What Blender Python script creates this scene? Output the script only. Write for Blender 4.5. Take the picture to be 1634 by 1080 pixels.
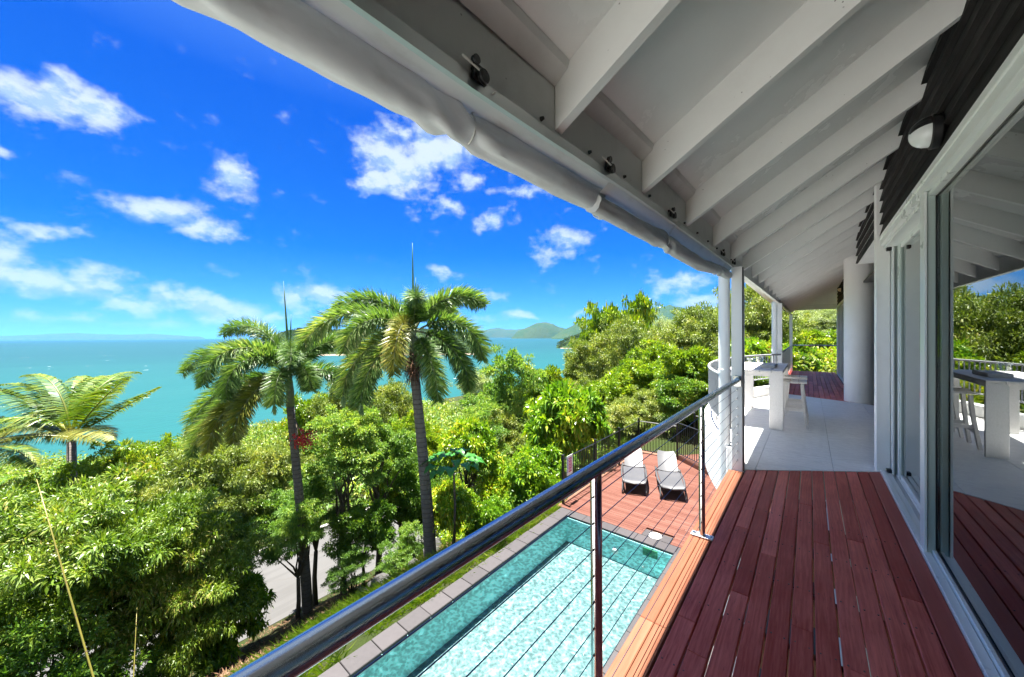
import bpy, math, random
import numpy as np
from mathutils import Vector, Matrix, noise as mnoise

for o in list(bpy.data.objects): bpy.data.objects.remove(o)
SC = bpy.context.scene
COL = SC.collection
rnd = random.Random(7)

# ------------------------------------------------------------------ camera
F = 575.0; HOR = 537.0; CX = 817.0; EYE = 1.5
YAW = math.atan(475.0 / 575.0)            # optical axis, left of the deck direction (+Y)
SY, CY = math.sin(YAW), math.cos(YAW)
cam_d = bpy.data.cameras.new('camera'); cam = bpy.data.objects.new('camera', cam_d); COL.objects.link(cam)
cam_d.sensor_width = 36.0; cam_d.lens = F / 1634.0 * 36.0
cam_d.clip_start = 0.02; cam_d.clip_end = 90000
cam.location = (0, 0, EYE)
fw = Vector((-SY, CY, 0)); rt = Vector((CY, SY, 0)); up = Vector((0, 0, 1))
M = Matrix((rt, up, -fw)).transposed().to_4x4()
M = M @ Matrix.Rotation(math.radians(-0.3), 4, 'X') @ Matrix.Rotation(math.radians(-0.35), 4, 'Z')
cam.matrix_world = Matrix.Translation((0, 0, EYE)) @ M
SC.camera = cam

def ray(px):                               # horizontal direction (per unit depth) through a column
    k = (px - CX) / F
    return Vector((CY * k - SY, SY * k + CY, 0))
def P(px, d): v = ray(px) * d; return v.x, v.y
def ZY(py, d): return EYE + (HOR - py) / F * d

# ------------------------------------------------------------------ exposure
SC.view_settings.view_transform = 'Standard'; SC.view_settings.look = 'None'
SC.view_settings.gamma = 1.0; SC.view_settings.use_curve_mapping = False
SC.view_settings.exposure = 3.62
SC.cycles.max_bounces = 10; SC.cycles.diffuse_bounces = 7; SC.cycles.glossy_bounces = 4
SC.cycles.transmission_bounces = 4; SC.cycles.transparent_max_bounces = 12; SC.cycles.volume_bounces = 0
SC.cycles.caustics_reflective = False; SC.cycles.caustics_refractive = False
SC.cycles.sample_clamp_indirect = 4.0

# ------------------------------------------------------------------ sun
SHIFT = Vector((0.165, -0.03, -1.0)).normalized()          # direction the light travels
SUN_EL = math.asin(-SHIFT.z)
sun_d = bpy.data.lights.new('sun', 'SUN'); sun_d.energy = 2.3; sun_d.angle = math.radians(0.53)
sun_d.color = (1.0, 0.96, 0.89)
sun = bpy.data.objects.new('sun', sun_d); COL.objects.link(sun)
sun.rotation_euler = SHIFT.to_track_quat('-Z', 'Y').to_euler(); sun.location = (0, 0, 30)

# ------------------------------------------------------------------ node helpers
class NT:
    def __init__(s, tree): s.t = tree; s.n = tree.nodes; s.l = tree.links
    def new(s, typ, **kw):
        n = s.n.new(typ)
        for k, v in kw.items(): setattr(n, k, v)
        return n
    def link(s, a, b): s.l.new(a, b)
    def put(s, sock, v):
        if isinstance(v, bpy.types.NodeSocket): s.l.new(v, sock)
        elif v is not None: sock.default_value = v
    def math(s, op, a, b=None, c=None, clamp=False):
        n = s.new('ShaderNodeMath', operation=op, use_clamp=clamp)
        s.put(n.inputs[0], a); s.put(n.inputs[1], b); s.put(n.inputs[2], c)
        return n.outputs[0]
    def vmath(s, op, a, b=None, scale=None):
        n = s.new('ShaderNodeVectorMath', operation=op)
        s.put(n.inputs[0], a); s.put(n.inputs[1], b)
        if scale is not None: s.put(n.inputs[3], scale)
        return n.outputs['Value'] if op in ('DOT_PRODUCT', 'LENGTH', 'DISTANCE') else n.outputs[0]
    def mix(s, f, a, b, mode='MIX'):
        n = s.new('ShaderNodeMix', data_type='RGBA', blend_type=mode)
        s.put(n.inputs[0], f)
        s.put(n.inputs[6], c4(a)); s.put(n.inputs[7], c4(b))
        return n.outputs[2]
    def noise(s, vec, scale, detail=4, rough=0.55, dist=0.0):
        n = s.new('ShaderNodeTexNoise'); s.put(n.inputs['Vector'], vec)
        n.inputs['Scale'].default_value = scale; n.inputs['Detail'].default_value = detail
        n.inputs['Roughness'].default_value = rough; n.inputs['Distortion'].default_value = dist
        return n.outputs['Fac']
    def vor(s, vec, scale, feature='F1', rand=1.0):
        n = s.new('ShaderNodeTexVoronoi', feature=feature); s.put(n.inputs['Vector'], vec)
        n.inputs['Scale'].default_value = scale; n.inputs['Randomness'].default_value = rand
        return n.outputs['Distance']
    def ramp(s, f, stops):
        n = s.new('ShaderNodeValToRGB'); s.put(n.inputs[0], f); e = n.color_ramp.elements
        while len(e) < len(stops): e.new(0.5)
        for el, (p, c) in zip(e, stops):
            el.position = p; el.color = c4(c) if not isinstance(c, (int, float)) else (c, c, c, 1)
        return n.outputs[0]
    def smooth(s, v, a, b, lo=0.0, hi=1.0):
        n = s.new('ShaderNodeMapRange', interpolation_type='SMOOTHSTEP'); s.put(n.inputs[0], v)
        n.inputs[1].default_value = a; n.inputs[2].default_value = b
        n.inputs[3].default_value = lo; n.inputs[4].default_value = hi
        return n.outputs[0]
    def bump(s, h, strength=0.3, dist=0.01, normal=None):
        n = s.new('ShaderNodeBump'); s.put(n.inputs['Height'], h)
        n.inputs['Strength'].default_value = strength; n.inputs['Distance'].default_value = dist
        if normal is not None: s.l.new(normal, n.inputs['Normal'])
        return n.outputs[0]
def c4(c):
    if isinstance(c, bpy.types.NodeSocket): return c
    return tuple(c) if len(c) == 4 else (c[0], c[1], c[2], 1.0)

MATS = {}
def new_mat(name):
    m = bpy.data.materials.new(name); m.use_nodes = True; m.node_tree.nodes.clear()
    t = NT(m.node_tree); out = t.new('ShaderNodeOutputMaterial'); MATS[name] = m
    return m, t, out
def principled(t, out, color, rough=0.5, metal=0.0, spec=0.5, normal=None, **kw):
    b = t.new('ShaderNodeBsdfPrincipled')
    t.put(b.inputs['Base Color'], c4(color)); t.put(b.inputs['Roughness'], rough)
    b.inputs['Metallic'].default_value = metal; b.inputs['Specular IOR Level'].default_value = spec
    if normal is not None: t.link(normal, b.inputs['Normal'])
    for k, v in kw.items(): t.put(b.inputs[k], v)
    t.link(b.outputs[0], out.inputs[0]); return b

# ------------------------------------------------------------------ world: Nishita sky with cumulus
w = bpy.data.worlds.new('World'); SC.world = w; w.use_nodes = True
w.node_tree.nodes.clear(); t = NT(w.node_tree)
sky = t.new('ShaderNodeTexSky', sky_type='NISHITA'); sky.sun_disc = False
sky.sun_elevation = SUN_EL
sky.sun_rotation = math.atan2(-SHIFT.x, -SHIFT.y)
sky.altitude = 20; sky.air_density = 1.0; sky.dust_density = 0.3; sky.ozone_density = 3.0
gen = t.new('ShaderNodeTexCoord').outputs['Generated']
dirv = t.vmath('NORMALIZE', gen)
sep = t.new('ShaderNodeSeparateXYZ'); t.link(dirv, sep.inputs[0])
elev = sep.outputs[2]
tint = t.ramp(elev, [(0.0, (0.030, 0.073, 0.145)), (0.06, (0.016, 0.058, 0.128)), (0.22, (0.0004, 0.038, 0.106)), (0.5, (0.0002, 0.031, 0.113)), (0.92, (0.12, 0.15, 0.18))])
skyc = t.mix(1.0, sky.outputs[0], tint, 'MULTIPLY')
# warp so that the outlines billow
nz = t.new('ShaderNodeTexNoise'); t.link(dirv, nz.inputs['Vector']); nz.inputs['Scale'].default_value = 9; nz.inputs['Detail'].default_value = 5
wv = t.vmath('SCALE', t.vmath('SUBTRACT', nz.outputs['Color'], (0.5, 0.5, 0.5)), scale=0.11)
vw = t.vmath('ADD', dirv, wv)
blobs = [(25,118,75,36,1),(90,150,85,42,1.1),(165,185,65,34,1.05),(5,230,32,15,.8),(372,284,42,34,1),(262,335,72,34,.95),(330,362,75,20,.85),
 (85,372,95,11,.55),(20,425,90,48,.8),(110,445,100,34,.75),(170,505,220,13,.4),(245,475,95,24,.8),(355,482,75,22,.85),(420,500,90,14,.6),(510,472,62,24,.95),(560,495,80,14,.6),
 (640,262,72,52,1.05),(600,290,48,30,1),(700,235,70,60,1.0),(648,215,30,30,.8),(722,336,30,15,.8),(785,352,42,15,.75),(756,290,28,16,.7),(822,304,38,11,.5),
 (912,388,34,24,.7),(880,400,30,26,.5),(770,472,34,12,.7),(703,441,24,10,.7),(840,505,90,8,.45),(1085,455,58,20,.75),(1120,480,80,16,.7),(925,502,34,7,.6)]
field = None
for (bx, by, rx, ry, st) in blobs:
    v = ray(bx); v.z = (HOR - by) / F; L = v.length; v.normalize()
    e1 = Vector((v.y, -v.x, 0)).normalized(); e2 = e1.cross(v); 
    if e2.z < 0: e2 = -e2
    rx2 = rx / F / L * math.cos(math.atan((bx - CX) / F)) * 1.3; ry2 = ry / F / L * 1.15
    a = t.vmath('DOT_PRODUCT', vw, tuple(e1 / rx2)); b = t.vmath('DOT_PRODUCT', vw, tuple(e2 / ry2))
    b = t.math('SUBTRACT', b, v.dot(e2) / ry2)
    c = t.math('MULTIPLY_ADD', t.vmath('DOT_PRODUCT', vw, tuple(v)), 6.0, -6.0)
    cmb = t.new('ShaderNodeCombineXYZ'); t.link(a, cmb.inputs[0]); t.link(b, cmb.inputs[1]); t.link(c, cmb.inputs[2])
    f = t.math('MULTIPLY_ADD', t.vmath('LENGTH', cmb.outputs[0]), -st, st)
    field = f if field is None else t.math('MAXIMUM', field, f)
fb = t.noise(t.vmath('MULTIPLY', dirv, (1, 1, 1.5)), 15, 8, 0.58)
fb_hi = t.noise(t.vmath('ADD', t.vmath('MULTIPLY', dirv, (1, 1, 1.5)), (0.0, 0.0, 0.03)), 15, 8, 0.62)
# unseen sky away from the catalogued clouds: cover thickened to whiten the shade
away = t.smooth(t.vmath('DOT_PRODUCT', dirv, tuple(fw)), 0.45, 0.15)
gfield = t.math('MULTIPLY', t.smooth(t.noise(t.vmath('MULTIPLY', dirv, (1, 1, 1.8)), 2.6, 4, 0.5), 0.34, 0.52), away)
gfield = t.math('SUBTRACT', t.math('MULTIPLY', gfield, 1.1), 0.15)
field = t.math('MAXIMUM', field, gfield)
dens = t.math('ADD', field, t.math('MULTIPLY_ADD', fb, 1.9, -0.95))
alpha = t.smooth(dens, 0.0, 0.78)
alpha = t.math('MULTIPLY', alpha, t.smooth(elev, 0.0, 0.05))
lit = t.smooth(t.math('SUBTRACT', fb, fb_hi), -0.10, 0.06)
low = t.smooth(elev, 0.02, 0.3)
ccol = t.mix(lit, (0.066, 0.093, 0.122), (0.110, 0.126, 0.133))
ccol = t.mix(low, t.mix(0.25, ccol, (0.06, 0.11, 0.17)), ccol)
skyS = t.mix(1.0, skyc, (0.2174, 0.2174, 0.2174), 'MULTIPLY')
final = t.mix(t.math('MULTIPLY', alpha, 0.93), skyS, ccol)
bg = t.new('ShaderNodeBackground'); t.link(t.mix(1.0, final, (4.6, 4.6, 4.6), 'MULTIPLY'), bg.inputs[0])
bg.inputs[1].default_value = 0.135
wo = t.new('ShaderNodeOutputWorld'); t.link(bg.outputs[0], wo.inputs[0])

# ------------------------------------------------------------------ materials
def pos(t): return t.new('ShaderNodeNewGeometry').outputs['Position']
def orand(t): return t.new('ShaderNodeObjectInfo').outputs['Random']
def island(t): return t.new('ShaderNodeNewGeometry').outputs['Random Per Island']

def mat_wood(name, c_lo, c_hi, along='Y', rough=0.5, grain=1.0, spec=0.1):
    m, t, out = new_mat(name); r = orand(t)
    sc = {'Y': (26, 1.6, 26), 'X': (1.6, 26, 26), 'Z': (26, 26, 1.6)}[along]
    off = t.vmath('SCALE', (31.0, 17.0, 53.0), scale=r)
    v0 = t.vmath('ADD', pos(t), off)
    v = t.vmath('MULTIPLY', v0, sc)
    g1 = t.noise(v, 1.4, 6, 0.65, 1.6)
    g2 = t.noise(v, 6.0, 3, 0.7, 0.4)
    big = t.noise(v0, 2.3, 3, 0.5)
    wv = t.new('ShaderNodeTexWave', wave_type='BANDS', bands_direction='X' if along != 'X' else 'Y')
    t.link(t.vmath('MULTIPLY', v0, tuple(a * b for a, b in zip(sc, (.35, .35, .35)))), wv.inputs['Vector'])
    wv.inputs['Scale'].default_value = 1.3; wv.inputs['Distortion'].default_value = 22; wv.inputs['Detail'].default_value = 3; wv.inputs['Detail Scale'].default_value = 0.8
    f = t.math('ADD', t.math('MULTIPLY', g1, 0.62), t.math('MULTIPLY', wv.outputs['Fac'], 0.10))
    f = t.math('ADD', f, t.math('MULTIPLY', g2, 0.25))
    f = t.math('ADD', f, t.math('MULTIPLY_ADD', r, 0.36, -0.24))
    f = t.math('ADD', f, t.math('MULTIPLY_ADD', big, 0.5, -0.25))
    col = t.mix(t.smooth(f, 0.1, 0.95), c_lo, c_hi)
    crack = t.smooth(g2, 0.30, 0.40)
    col = t.mix(t.math('MULTIPLY_ADD', crack, -0.35 * grain, 0.35 * grain), col, tuple(x * 0.35 for x in c_lo))
    h = t.math('ADD', t.math('MULTIPLY', g2, 0.6), t.math('MULTIPLY', g1, 0.5))
    principled(t, out, col, t.smooth(g1, 0.2, 0.9, rough - 0.1, rough + 0.15), spec=spec, normal=t.bump(h, 0.5 * grain, 0.004))
    return m
mat_wood('deck_stain', (0.36, 0.052, 0.036), (0.80, 0.215, 0.165), rough=0.45)
mat_wood('deck_stain_plain', (0.36, 0.085, 0.065), (0.46, 0.125, 0.095), rough=0.5, grain=0.3)
mat_wood('deck_border', (0.150, 0.055, 0.030), (0.225, 0.098, 0.058), rough=0.55, grain=0.4)
mat_wood('deck_lower', (0.092, 0.036, 0.026), (0.150, 0.070, 0.053), along='X', rough=0.6, grain=0.4)
mat_wood('joist_wood', (0.12, 0.06, 0.04), (0.25, 0.14, 0.09), rough=0.7)
mat_wood('whitewash', (0.62, 0.60, 0.58), (0.80, 0.78, 0.76), rough=0.6, grain=0.25)
mat_wood('bench_grey', (0.42, 0.41, 0.40), (0.62, 0.60, 0.58), rough=0.7, grain=0.6)
mat_wood('weatherboard_dark', (0.017, 0.016, 0.016), (0.045, 0.042, 0.041), rough=0.7, grain=0.8)

def mat_paint(name, col, rough=0.45, dirt=0.15, dirtcol=(0.25, 0.22, 0.18), scale=3.0, bump=0.15, spots=0.0, spec=0.4):
    m, t, out = new_mat(name); p = pos(t)
    n1 = t.noise(p, scale, 6, 0.65); n2 = t.noise(p, scale * 18, 3, 0.6)
    c = t.mix(t.math('MULTIPLY', t.smooth(n1, 0.45, 0.8), dirt), col, dirtcol)
    c = t.mix(t.math('MULTIPLY', n2, 0.10), c, tuple(x * 0.75 for x in col))
    if spots:
        v = t.vor(p, 22.0); sp = t.smooth(v, 0.09, 0.05)
        sp = t.math('MULTIPLY', sp, t.smooth(t.noise(p, 5.0, 3, 0.6), 0.52, 0.62))
        c = t.mix(t.math('MULTIPLY', sp, spots), c, (0.12, 0.11, 0.10))
    principled(t, out, c, t.math('MULTIPLY_ADD', n1, 0.2, rough - 0.1), spec=spec, normal=t.bump(n2, bump, 0.003))
    return m
mat_paint('white_paint', (0.84, 0.84, 0.83), dirt=0.10)
mat_paint('rafter_paint', (0.82, 0.82, 0.80), dirt=0.10, spots=0.7)
mat_paint('soffit_paint', (0.86, 0.855, 0.84), 0.26, dirt=0.16, bump=0.05, scale=1.5)
mat_paint('beam_paint', (0.70, 0.715, 0.70), dirt=0.35, dirtcol=(0.3, 0.29, 0.26), spots=0.8)
mat_paint('render_white', (0.78, 0.775, 0.765), 0.7, dirt=0.18, scale=2.0, bump=0.4)
mat_paint('frame_white', (0.76, 0.79, 0.78), 0.3, dirt=0.04)
mat_paint('frame_grey', (0.42, 0.50, 0.47), 0.3, dirt=0.04)
mat_paint('black_plastic', (0.012, 0.012, 0.013), 0.4, dirt=0.1, dirtcol=(0.05, 0.05, 0.05))
mat_paint('fence_black', (0.015, 0.016, 0.018), 0.35, dirt=0.15, dirtcol=(0.06, 0.055, 0.05))
mat_paint('roof_metal', (0.45, 0.46, 0.46), 0.4)
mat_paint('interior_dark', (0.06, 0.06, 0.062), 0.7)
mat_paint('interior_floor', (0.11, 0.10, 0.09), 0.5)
mat_paint('lounger_plastic', (0.061, 0.061, 0.065), 0.45, dirt=0.06)
mat_paint('skimmer_white', (0.75, 0.74, 0.70), 0.4)
mat_paint('green_plastic', (0.02, 0.16, 0.07), 0.4)
mat_paint('rope_white', (0.6, 0.6, 0.57), 0.8)
mat_paint('flower_red', (0.440, 0.036, 0.024), 0.5)
mat_paint('fruit_red', (0.40, 0.015, 0.015), 0.35)
mat_paint('lamp_globe_far', (0.70, 0.55, 0.35), 0.4)
mat_paint('roof_pale', (0.62, 0.50, 0.48), 0.6)
mat_paint('bounce_concrete', (0.55, 0.54, 0.52), 0.8, dirt=0.3)  # only for the unseen slab added as a bounce surface
mat_paint('kerb_concrete', (0.40, 0.38, 0.35), 0.8, dirt=0.3)

m, t, out = new_mat('blind_fabric'); p = pos(t)
n1 = t.noise(p, 2.2, 5, 0.6); n2 = t.noise(t.vmath('MULTIPLY', p, (4, 1.5, 4)), 3.0, 5, 0.6)
c = t.mix(t.math('MULTIPLY', t.smooth(n2, 0.5, 0.75), 0.35), (0.70, 0.71, 0.71), (0.40, 0.38, 0.35))
dB = t.new('ShaderNodeBsdfDiffuse'); t.link(c, dB.inputs[0]); nb = t.bump(n1, 0.5, 0.03); t.link(nb, dB.inputs['Normal'])
tB = t.new('ShaderNodeBsdfTranslucent'); t.link(t.mix(1.0, c, (0.85, 0.85, 0.85), 'MULTIPLY'), tB.inputs[0])
mx = t.new('ShaderNodeMixShader'); mx.inputs[0].default_value = 0.28
t.link(dB.outputs[0], mx.inputs[1]); t.link(tB.outputs[0], mx.inputs[2]); t.link(mx.outputs[0], out.inputs[0])

def mat_metal(name, col, rough):
    m, t, out = new_mat(name); p = pos(t)
    n = t.noise(t.vmath('MULTIPLY', p, (90, 3, 90)), 1.0, 3, 0.6)
    principled(t, out, col, t.math('MULTIPLY_ADD', n, 0.12, rough - 0.04), metal=1.0, normal=t.bump(n, 0.03, 0.002))
mat_metal('steel_polished', (0.60, 0.61, 0.62), 0.12)
mat_metal('steel_rail', (0.42, 0.44, 0.48), 0.24)
mat_metal('steel_cable', (0.16, 0.165, 0.18), 0.35)
mat_metal('aluminium', (0.55, 0.57, 0.57), 0.4)
mat_paint('aluminium_dull', (0.10, 0.07, 0.06), 0.6)
mat_paint('rail_grey', (0.34, 0.35, 0.37), 0.35)

# glass of the sliding doors: strong mirror reflections at grazing view
m, t, out = new_mat('door_glass')
fr = t.new('ShaderNodeFresnel'); fr.inputs[0].default_value = 2.0
gl = t.new('ShaderNodeBsdfGlossy'); gl.inputs['Roughness'].default_value = 0.0; gl.inputs[0].default_value = (0.92, 0.96, 0.95, 1)
tr = t.new('ShaderNodeBsdfTransparent'); tr.inputs[0].default_value = (0.55, 0.60, 0.60, 1)
mx = t.new('ShaderNodeMixShader'); t.link(t.math('MULTIPLY', fr.outputs[0], 1.25, clamp=True), mx.inputs[0])
t.link(tr.outputs[0], mx.inputs[1]); t.link(gl.outputs[0], mx.inputs[2]); t.link(mx.outputs[0], out.inputs[0])

m, t, out = new_mat('clear_glass')
lw = t.new('ShaderNodeLayerWeight'); lw.inputs[0].default_value = 0.3
gl = t.new('ShaderNodeBsdfGlossy'); gl.inputs['Roughness'].default_value = 0.05
tr = t.new('ShaderNodeBsdfTransparent'); tr.inputs[0].default_value = (0.93, 0.97, 0.96, 1)
mx = t.new('ShaderNodeMixShader'); t.link(t.math('MULTIPLY_ADD', lw.outputs['Facing'], 0.4, 0.05), mx.inputs[0])
t.link(tr.outputs[0], mx.inputs[1]); t.link(gl.outputs[0], mx.inputs[2]); t.link(mx.outputs[0], out.inputs[0])

m, t, out = new_mat('lens_glass'); principled(t, out, (0.72, 0.75, 0.74), 0.25, spec=0.6)

# large pale stone tiles
m, t, out = new_mat('floor_tile'); r = orand(t); p = pos(t)
v = t.vmath('ADD', p, t.vmath('SCALE', (13.0, 7.0, 3.0), scale=r))
vv = t.vmath('MULTIPLY', v, (1.0, 2.2, 1.0))
n1 = t.noise(vv, 2.2, 7, 0.62, 2.2); n2 = t.noise(v, 30, 3, 0.5)
c = t.ramp(n1, [(0.30, (0.60, 0.60, 0.60)), (0.46, (0.82, 0.82, 0.81)), (0.53, (0.70, 0.70, 0.695)), (0.7, (0.86, 0.86, 0.85))])
c = t.mix(t.math('MULTIPLY', n2, 0.15), c, (0.35, 0.35, 0.36))
principled(t, out, c, 0.38, spec=0.45)
mat_paint('grout', (0.30, 0.30, 0.30), 0.8)

# pool
m, t, out = new_mat('pool_tile'); r = orand(t)
c = t.mix(r, (0.34, 0.66, 0.64), (0.42, 0.74, 0.72)); principled(t, out, c, 0.15, spec=0.5)
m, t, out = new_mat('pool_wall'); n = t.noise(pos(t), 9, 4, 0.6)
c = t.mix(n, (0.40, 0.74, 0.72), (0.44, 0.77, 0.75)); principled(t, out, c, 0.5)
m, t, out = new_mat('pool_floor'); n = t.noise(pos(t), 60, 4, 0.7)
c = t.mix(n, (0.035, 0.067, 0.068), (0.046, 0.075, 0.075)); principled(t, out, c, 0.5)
m, t, out = new_mat('pool_water'); p = pos(t)
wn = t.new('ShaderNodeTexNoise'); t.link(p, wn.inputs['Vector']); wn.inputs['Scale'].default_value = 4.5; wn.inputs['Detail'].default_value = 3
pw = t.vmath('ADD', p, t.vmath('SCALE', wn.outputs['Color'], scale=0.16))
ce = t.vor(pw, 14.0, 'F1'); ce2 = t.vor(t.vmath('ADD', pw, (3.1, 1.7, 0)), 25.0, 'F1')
caustic_tint = t.math('POWER', t.math('ADD', t.math('MULTIPLY', ce, 0.8), t.math('MULTIPLY', ce2, 0.5)), 3.0)
caustic_tint = t.math('MULTIPLY_ADD', caustic_tint, 1.2, 0.80)                # caustic light pattern put into the water's transparent colour
cc = t.vmath('SCALE', (0.88, 1.0, 1.0), scale=caustic_tint)
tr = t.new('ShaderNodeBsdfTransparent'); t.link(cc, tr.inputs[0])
hgt = t.math('ADD', t.noise(p, 6, 4, 0.6), t.math('MULTIPLY', ce, 0.8))
gl = t.new('ShaderNodeBsdfGlossy'); gl.inputs['Roughness'].default_value = 0.05; t.link(t.bump(hgt, 0.6, 0.03), gl.inputs['Normal'])
fr = t.new('ShaderNodeFresnel'); fr.inputs[0].default_value = 1.33; t.link(t.bump(hgt, 0.5, 0.03), fr.inputs['Normal'])
mx = t.new('ShaderNodeMixShader'); t.link(fr.outputs[0], mx.inputs[0]); t.link(tr.outputs[0], mx.inputs[1]); t.link(gl.outputs[0], mx.inputs[2])
t.link(mx.outputs[0], out.inputs[0])
m, t, out = new_mat('coping_stone'); r = orand(t); n = t.noise(pos(t), 14, 6, 0.7)
c = t.mix(t.math('ADD', t.math('MULTIPLY', n, 0.6), t.math('MULTIPLY', r, 0.4)), (0.019, 0.016, 0.017), (0.052, 0.045, 0.047))
principled(t, out, c, 0.7, normal=t.bump(n, 0.5, 0.01))

# sea
m, t, out = new_mat('sea_water'); p = pos(t)
dist = t.vmath('LENGTH', p)
big = t.noise(t.vmath('MULTIPLY', p, (0.0022, 0.0009, 1)), 1.0, 4, 0.55, 0.5)
mid = t.noise(t.vmath('MULTIPLY', p, (0.03, 0.008, 1)), 1.0, 5, 0.6)
sml = t.noise(t.vmath('MULTIPLY', p, (0.5, 0.22, 1)), 1.0, 4, 0.6)
c = t.mix(t.smooth(dist, 60, 900), (0.004, 0.066, 0.066), (0.002, 0.044, 0.054))
c = t.mix(t.smooth(big, 0.56, 0.66), c, (0.003, 0.028, 0.052))
c = t.mix(t.math('MULTIPLY', t.smooth(mid, 0.35, 0.7), 0.35), c, (0.008, 0.070, 0.070))
c = t.mix(t.math('MULTIPLY', t.smooth(sml, 0.4, 0.7), 0.22), c, (0.003, 0.040, 0.050))
caps = t.smooth(t.math('MULTIPLY', t.smooth(t.noise(t.vmath('MULTIPLY', p, (0.22, 0.09, 1)), 1.0, 2, 0.5), 0.71, 0.76), t.smooth(mid, 0.50, 0.6)), 0.2, 0.8)
c = t.mix(t.math('MULTIPLY', caps, 0.6), c, (0.7, 0.75, 0.75))
principled(t, out, c, 0.55, spec=0.16, normal=t.bump(t.math('ADD', sml, t.math('MULTIPLY', mid, 2)), 0.5, 0.6))

m, t, out = new_mat('terrain_soil'); p = pos(t)
n1 = t.noise(p, 0.6, 6, 0.6); n2 = t.noise(p, 14, 5, 0.7)
c = t.mix(t.smooth(n1, 0.4, 0.6), (0.028, 0.045, 0.01), (0.04, 0.04, 0.018))
c = t.mix(t.math('MULTIPLY', n2, 0.6), c, (0.03, 0.035, 0.012))
principled(t, out, c, 0.95, spec=0.1, normal=t.bump(n2, 0.9, 0.08))
m, t, out = new_mat('asphalt'); p = pos(t)
n1 = t.noise(p, 0.8, 6, 0.65); n2 = t.noise(p, 90, 3, 0.7); st = t.noise(t.vmath('MULTIPLY', p, (3.0, 0.12, 1)), 1.4, 4, 0.6)
c = t.mix(n1, (0.060, 0.058, 0.057), (0.088, 0.086, 0.085)); c = t.mix(t.math('MULTIPLY', t.smooth(st, 0.5, 0.6), 0.35), c, (0.045, 0.044, 0.043))
c = t.mix(t.math('MULTIPLY', n2, 0.4), c, (0.10, 0.098, 0.095))
crk = t.smooth(t.vor(t.vmath('ADD', p, t.vmath('SCALE', (1, 1, 1), scale=n1)), 0.45, 'DISTANCE_TO_EDGE'), 0.012, 0.004)
c = t.mix(t.math('MULTIPLY', crk, 0.6), c, (0.07, 0.065, 0.06))
principled(t, out, c, 0.85, spec=0.2, normal=t.bump(n2, 0.4, 0.01))
m, t, out = new_mat('mulch'); r = island(t)
principled(t, out, t.ramp(r, [(0, (0.035, 0.018, 0.01)), (0.5, (0.09, 0.048, 0.027)), (1, (0.19, 0.12, 0.075))]), 0.95, spec=0.1)
m, t, out = new_mat('rock'); p = pos(t); n = t.noise(p, 4, 8, 0.7)
principled(t, out, t.mix(n, (0.018, 0.018, 0.019), (0.085, 0.08, 0.075)), 0.9, normal=t.bump(n, 0.8, 0.06))
m, t, out = new_mat('bark'); p = pos(t); n = t.noise(t.vmath('MULTIPLY', p, (1, 1, 0.25)), 20, 6, 0.7)
principled(t, out, t.mix(n, (0.035, 0.028, 0.022), (0.16, 0.13, 0.10)), 0.95, spec=0.1, normal=t.bump(n, 0.9, 0.03))
m, t, out = new_mat('palm_bark'); p = pos(t)
sp = t.new('ShaderNodeSeparateXYZ'); t.link(p, sp.inputs[0])
n = t.noise(p, 6, 5, 0.6)
ring = t.math('FRACT', t.math('ADD', t.math('MULTIPLY', sp.outputs[2], 9.0), t.math('MULTIPLY', n, 0.5)))
rr = t.smooth(ring, 0.72, 0.92)
c = t.mix(n, (0.09, 0.078, 0.07), (0.18, 0.16, 0.145)); c = t.mix(t.math('MULTIPLY', rr, 0.7), c, (0.08, 0.06, 0.05))
principled(t, out, c, 0.9, spec=0.15, normal=t.bump(t.math('ADD', t.math('MULTIPLY', rr, -1.0), n), 0.7, 0.02))
m, t, out = new_mat('crownshaft'); n = t.noise(pos(t), 5, 4, 0.6)
principled(t, out, t.mix(n, (0.07, 0.10, 0.04), (0.16, 0.18, 0.11)), 0.5)
m, t, out = new_mat('bamboo_cane'); n = t.noise(pos(t), 5, 4, 0.6)
principled(t, out, t.mix(n, (0.12, 0.12, 0.016), (0.23, 0.19, 0.033)), 0.45)
m, t, out = new_mat('dry_fibre'); r = island(t)
principled(t, out, t.mix(r, (0.08, 0.04, 0.025), (0.21, 0.12, 0.08)), 0.9, spec=0.1)
m, t, out = new_mat('sand'); n = t.noise(pos(t), 0.05, 5, 0.6); principled(t, out, t.mix(n, (0.16, 0.12, 0.09), (0.25, 0.21, 0.16)), 0.95, spec=0.05)

def mat_leaf(name, stops, trans=0.35, gloss=0.35, tcol=(1.25, 1.3, 0.5)):
    m, t, out = new_mat(name); r = island(t); p = pos(t)
    big = t.noise(p, 0.55, 3, 0.5)
    f = t.math('ADD', t.math('MULTIPLY', r, 0.75), t.math('MULTIPLY_ADD', t.smooth(big, 0.3, 0.7), 0.5, -0.15), clamp=True)
    c = t.ramp(f, stops)
    b = t.new('ShaderNodeBsdfPrincipled'); t.link(c, b.inputs['Base Color'])
    b.inputs['Roughness'].default_value = gloss; b.inputs['Specular IOR Level'].default_value = 0.5
    tr = t.new('ShaderNodeBsdfTranslucent'); t.link(t.mix(1.0, c, tcol, 'MULTIPLY'), tr.inputs[0])
    mx = t.new('ShaderNodeMixShader'); mx.inputs[0].default_value = trans
    t.link(b.outputs[0], mx.inputs[1]); t.link(tr.outputs[0], mx.inputs[2]); t.link(mx.outputs[0], out.inputs[0])
    return m
mat_leaf('leaf_lime', [(0, (0.071, 0.155, 0.009)), (0.5, (0.184, 0.286, 0.014)), (0.85, (0.337, 0.405, 0.023)), (1, (0.497, 0.422, 0.033))])
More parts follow.
